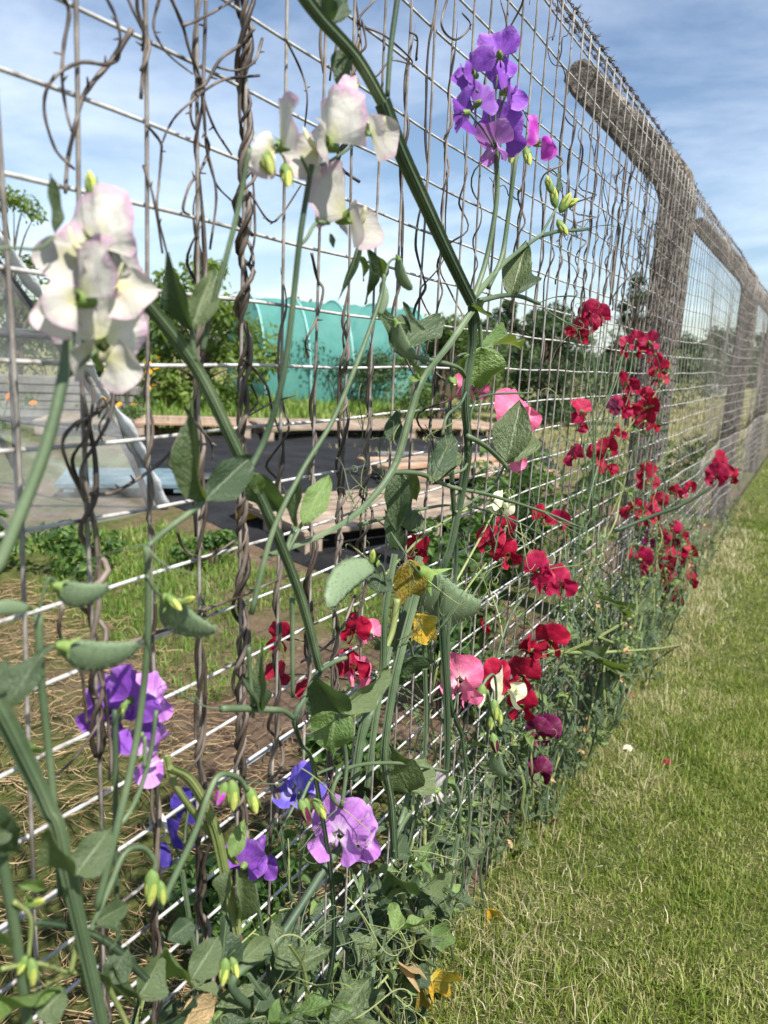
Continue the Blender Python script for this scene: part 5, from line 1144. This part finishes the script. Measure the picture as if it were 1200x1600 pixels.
# pink
P = Plant('pink sweet pea with one open bloom low and others behind a leaf higher up', foot(735, 1200, .95))
P.stem(None, None, .005, 'stem', True, 1, pts=to_root(P, (722, 1150), .88)); P.stem([(700, 640), (706, 760), (712, 880), (700, 1000), (705, 1100), (722, 1150)], .88, 9, 'stemd', True, 1)
bk = P.flower(720, 1046, 70, 'pink', -14, 2, -6, .87, 3, lab='fully open pink bloom at wire height'); P.stem(None, None, .0026, 'stem', False, 1, pts=[bk[0], bk[0]+Vector((-.005, 0, -.03)), onf(705, 1140, .88)])
P.flower(732, 1068, 54, 'pink', 30, -20, 5, .865, 3)
P.flower(808, 630, 74, 'pink', 40, 10, 4, .82, 0); P.flower(806, 690, 68, 'pink', 58, -15, -25, .825, 1); P.flower(735, 595, 52, 'pink', 20, 0, 20, .86, 2)
P.stem([(800, 670), (790, 720), (770, 760), (712, 800)], .83, 6, 'stem', False)
P.bud(706, 588, 46, -92, .85, 'peach'); P.petiole([(706, 590), (708, 570), (718, 556), (735, 552)], .84, 5)
P.done()
# cream with red neighbours
P = Plant('cream sweet pea with one small open bloom and pale buds between red blooms', foot(780, 1200, .95))
P.stem(None, None, .005, 'stem', True, 1, pts=to_root(P, (775, 1150), .87)); P.stem([(760, 1080), (768, 1110), (775, 1150)], .87, 7, 'stem', False)
P.flower(788, 1066, 66, 'cream', 60, 10, 25, .86, 3); P.bud(754, 1072, 40, -100, .86, 'cream'); P.bud(772, 1095, 34, -85, .865, 'bud'); P.bud(778, 1108, 28, -80, .865, 'bud'); P.bud(768, 1120, 24, -95, .865, 'bud')
P.petiole([(754, 1072), (762, 1060), (772, 1056), (775, 1090), (772, 1140)], .865, 5); P.bud(770, 1148, 34, -80, .87, 'maroon'); P.pod(775, 1175, 785, 1215, .87, .9)
P.flower(786, 780, 40, 'cream', 60, 0, 10, .9, 2); P.stem([(786, 785), (780, 820), (772, 870)], .9, 4, 'stem', False)
P.done()
P = Plant('white sweet pea with a single half closed bloom above the mauve one', foot(700, 1350, .95))
P.stem(None, None, .004, 'stem', True, 1, pts=to_root(P, (718, 1300), .87)); P.stem([(706, 1222), (716, 1245), (718, 1300)], .87, 9, 'stem', False); 
P.flower(676, 1228, 46, 'white', -82, 5, 70, .87, 4); P.flower(682, 1232, 40, 'white', -95, -5, 100, .87, 2); P.leaf(700, 1222, 712, 1216, 12, .87, 0, 'leafl'); P.leaf(702, 1226, 713, 1236, 10, .87, 0, 'leafl')
P.stem([(718, 1300), (700, 1360), (640, 1390), (570, 1400)], .87, 9, 'stem', True)
P.done()
P = Plant('violet blue sweet pea with a bloom facing away behind the double level wires', foot(450, 1400, .97))
P.stem(None, None, .004, 'stem', True, 1, pts=to_root(P, (440, 1300), .95)); P.flower(462, 1216, 72, 'violet', -50, 30, 35, .97, 1); P.flower(470, 1228, 58, 'violet', 60, 60, 0, .975, 4); P.petiole([(470, 1235), (458, 1262), (440, 1300)], .96, 5); P.done()
P = Plant('indigo sweet pea with drooping dark blooms in the straw gap', foot(270, 1330, .99))
P.stem(None, None, .004, 'stem', True, 1, pts=to_root(P, (285, 1360), .98)); P.flower(262, 1305, 66, 'navy', -60, -10, 20, 1.01, 0); P.flower(296, 1250, 50, 'navy', 30, 0, -20, 1.02, 3); P.petiole([(272, 1322), (282, 1340), (285, 1360)], .99, 5); P.petiole([(296, 1262), (290, 1300), (285, 1360)], 1.0, 5); P.done()
P = Plant('shaded lilac sweet pea half hidden under the green buds', foot(400, 1400, .97))
P.stem(None, None, .004, 'stem', True, 1, pts=to_root(P, (396, 1370), .96)); P.flower(386, 1332, 74, 'purple', 170, 0, 10, .96, 1); P.flower(416, 1330, 60, 'purple', 100, -10, -10, .97, 2); P.petiole([(390, 1345), (396, 1370)], .96, 5); P.done()

# red ones: each plant gets the blooms nearest to it
RED = [(436, 988, 48, 'red', 1.05), (434, 1046, 40, 'red', 1.05), (474, 1076, 34, 'red', 1.06), (556, 976, 48, 'red', 1.0), (576, 980, 40, 'pink', .99), (548, 1030, 54, 'red', 1.0), (560, 1042, 48, 'pink', .99), (652, 850, 46, 'red', .99), (655, 880, 30, 'red', 1.0),
 (768, 836, 52, 'red', .93), (790, 858, 50, 'red', .92), (846, 798, 36, 'red', .95), (876, 808, 36, 'crimson', .95), (845, 878, 54, 'crimson', .86), (872, 900, 58, 'crimson', .855), (852, 902, 46, 'crimson', .85), (858, 992, 56, 'red', .86), (830, 1006, 42, 'red', .865),
 (778, 1048, 56, 'red', .89), (816, 1046, 58, 'red', .88), (816, 1094, 54, 'red', .875), (852, 1132, 52, 'maroon', .88), (838, 1136, 44, 'maroon', .885), (842, 1198, 44, 'maroon', .9), (828, 1010, 34, 'red', .87), (650, 925, 26, 'red', 1.01), (757, 975, 26, 'red', 1.02), (795, 815, 34, 'red', .96),
 (918, 482, 40, 'crimson', .97), (936, 488, 36, 'crimson', .97), (902, 506, 36, 'red', .97), (925, 500, 32, 'crimson', .975), (912, 520, 28, 'red', .98), (942, 496, 26, 'crimson', .97), (1012, 530, 36, 'crimson', .9), (1026, 546, 34, 'crimson', .9), (1030, 570, 34, 'red', .9), (1032, 588, 30, 'red', .9), (996, 525, 26, 'crimson', .92), (980, 532, 26, 'crimson', .93), (1018, 560, 28, 'crimson', .905),
 (978, 590, 40, 'crimson', .92), (986, 600, 32, 'red', .92), (970, 630, 40, 'crimson', .92), (984, 628, 34, 'red', .915), (960, 632, 28, 'maroon', .925), (1020, 618, 26, 'red', .9), (1012, 634, 38, 'red', .9), (1008, 650, 36, 'red', .9), (1018, 660, 30, 'red', .9), (902, 636, 40, 'crimson', .96), (910, 655, 34, 'crimson', .955), (896, 706, 38, 'crimson', .97), (928, 702, 32, 'red', .95),
 (950, 694, 34, 'red', .93), (946, 724, 36, 'red', .93), (970, 672, 26, 'red', .93), (960, 676, 24, 'red', .935), (1006, 732, 34, 'red', .9), (1014, 748, 34, 'red', .9), (990, 790, 40, 'red', .9), (1002, 800, 34, 'red', .9), (1030, 778, 32, 'red', .9), (1022, 796, 30, 'crimson', .9), (1010, 806, 28, 'red', .905), (1056, 764, 22, 'red', .88), (1080, 758, 20, 'red', .86), (1066, 768, 18, 'crimson', .87),
 (1035, 830, 34, 'crimson', .88), (1050, 822, 30, 'crimson', .87), (1060, 850, 46, 'red', .86), (1070, 862, 38, 'red', .86), (1052, 866, 34, 'red', .865), (1062, 832, 28, 'red', .865), (1004, 866, 40, 'crimson', .9), (1006, 880, 30, 'crimson', .9), (1038, 880, 40, 'red', .88), (1030, 870, 30, 'red', .88), (1050, 904, 36, 'red', .87), (1072, 902, 34, 'red', .86), (1058, 926, 40, 'crimson', .865), (1044, 930, 24, 'red', .87), (1086, 890, 22, 'maroon', .85), (1014, 838, 30, 'maroon', .89),
 (1130, 718, 44, 'red', .40), (1120, 736, 40, 'crimson', .40), (1146, 740, 26, 'red', .40), (1008, 612, 22, 'red', .905), (975, 548, 20, 'crimson', .94), (1000, 545, 22, 'red', .93)]
hosts = []
HY = [.78, 1.02, 1.22, 1.42, 1.62, 1.84, 2.1, 2.4, 2.75, 3.2]
near_txt = ['behind the lower centre wires', 'beside the pallet gap', 'right of the pink bloom', 'with velvety blooms at lawn height', 'with maroon blooms near the lawn', 'climbing high left of the first post', 'climbing high in front of the first post', 'growing right of the first post', 'with dense low blooms leaning onto the lawn', 'furthest along the fence']
HP = [Plant('red sweet pea '+tx, Vector((-D+(random.uniform(-.035, -.015) if y < 1.3 else random.uniform(.01, .04)), y, gz(-D, y)))) for y, tx in zip(HY, near_txt)]
HT = [.5, .55, .58, .62, .78, 1.0, .98, .72, .5, .4]
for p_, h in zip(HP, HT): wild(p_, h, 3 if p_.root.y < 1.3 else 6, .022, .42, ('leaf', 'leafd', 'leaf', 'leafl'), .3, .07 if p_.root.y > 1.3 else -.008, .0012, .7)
lone = None
for (x, y, s_, c, t_) in RED:
    w_ = onf(x, y, t_)
    if t_ < .5: w_ = Vector((w_.x, w_.y, w_.z))
    yy = w_.y if t_ > .5 else 2.3
    i = min(range(len(HY)), key=lambda k: abs(HY[k]-yy)); p_ = HP[i]
    yaw = random.choice((-60, -35, -10, 15, 40, 65, 90, 150, -150)) if s_ < 44 else random.choice((-30, -10, 15, 35))
    bk, f, u, sc = p_.flower(x, y, s_*(.98 if x < 700 else .92), c, yaw, random.uniform(-25, 20), random.uniform(-25, 25), t_)
    if t_ > .5:
        tgt = p_.near(bk); p_.peduncle(bk, tgt, .0018, .2)
    elif lone is None:
        lone = bk; p_.stem([(1126, 742), (1105, 765), (1060, 792), (1015, 808), (960, 830)], [.40, .45, .58, .72, .88], 5, 'stemd', False, 1.4)
for p_ in HP: p_.done()
# creeping branch stretching over the lawn edge
P = Plant('pale fallen sweet pea branch stretching flat over the lawn edge', foot(850, 1090, .97))
P.stem([(840, 1022), (880, 1020), (935, 995), (985, 965), (1010, 950)], [.88, .85, .81, .78, .78], 10, 'stemy', True, 1); P.stem([(850, 1018), (910, 1020), (960, 1018), (1040, 1012), (1090, 1000), (1130, 985)], [.88, .83, .79, .75, .73, .72], 6, 'stemy', False); P.stem([(935, 995), (960, 1005), (990, 1014)], .80, 5, 'stemy', False)
P.stem(None, None, .004, 'stem', True, 1, pts=to_root(P, (840, 1022), .9))
for b_ in ((985, 965, 1005, 935, 16), (940, 1030, 915, 1010, 22), (950, 1035, 1000, 1040, 14), (930, 1000, 935, 960, 12), (960, 1000, 985, 985, 14), (975, 965, 960, 930, 14), (925, 1030, 960, 1045, 18)): P.leaf(*b_, t=.80, tilt=random.uniform(-40, 40), m=random.choice(('leaf', 'leafl', 'leaf')))
P.done()

# leafy growth without blooms along the fence foot
LP = []
def filler(y, h, ns, leafL, dens, off, txt, out=.12, mats=('leaf', 'leaf', 'leafd', 'leafl'), x=None):
    P = Plant(txt, Vector((-D+off if x is None else x, y, gz(-D, y))), 'sweet pea', 'leafy sweet peas without blooms')
    wild(P, h, ns, leafL, dens, mats, .3, out); P.done()
same = 'leafy green sweet pea without blooms in the tangle along the fence foot'
for k in range(11):
    y = .17+k*.035; filler(y, random.uniform(.40, .53), 3, .042, .8, random.uniform(-.01, .05), same, .08, ('leaf', 'leafl', 'leaf', 'leafd'))
for k in range(7):
    y = .55+k*.05; filler(y, random.uniform(.28, .42), 3, .034, .7, random.uniform(-.05, -.025), same, -.012)
for k in range(9):
    y = .90+k*.08; filler(y, random.uniform(.22, .42), 4, .024, .34, random.uniform(-.04, -.02) if k < 5 else random.uniform(-.01, .02), same, -.01 if k < 5 else .03, ('leaf', 'leafd', 'leafl', 'leaf', 'leafd', 'leaf', 'leafl', 'dryleaf'))
for k in range(16):
    y = 1.62+k*.10+random.uniform(-.03, .03); filler(y, random.uniform(.28, .52), 7, .021, .46, random.uniform(.0, .05), same, .09, ('leaf', 'leafd', 'leafl', 'leaf', 'leafd', 'leaf', 'leafl', 'dryleaf'))
for k in range(8):
    y = 3.3+k*.25; filler(y, random.uniform(.10, .25), 3, .022, .6, random.uniform(.0, .04), same, .07, ('leaf', 'leafl', 'leafd'))
for k in range(18):
    y = .42+k*.075; filler(y, random.uniform(.26, .5), 3, .034, .85, 0, same, .02, ('leafd', 'leaf', 'leafd', 'leafl'), -D-.07)

# dead leaf, fallen petals
o = obj('dead_leaf', LF['dryleaf'][2]); a = onf(285, 1585, .86); b_ = onf(352, 1572, .86); o.matrix_basis = basis(a, b_-a, CB+Vector((0, 0, .4)), (b_-a).length, .028, .03); tag(o, 'crisp tan dead leaf caught among the stems at the fence foot', 'dead leaf')
def petal_on_lawn(x, y, s_, c, lab):
    p = gnd(x, y, .03); me = flower_meshes(c, 1)[0][1]; o = obj('fallen_petal', me); f = Vector((random.gauss(0, .3), random.gauss(0, .3), 1)); o.matrix_basis = basis(p, f, CU+CR*random.uniform(-1, 1), s_, s_, s_); tag(o, lab, 'petal')
petal_on_lawn(988, 1083, .018, 'crimson', 'fallen crimson petal on the lawn level with the cream bloom'); petal_on_lawn(1043, 1193, .014, 'crimson', 'small crimson petal lying out in the open lawn'); petal_on_lawn(865, 1280, .014, 'maroon', 'dark maroon petal in the grass below the maroon blooms'); petal_on_lawn(850, 1243, .016, 'white', 'white petal on the grass at the fence foot'); petal_on_lawn(980, 1170, .014, 'cream', 'pale dry petal on the lawn between the crimson ones')
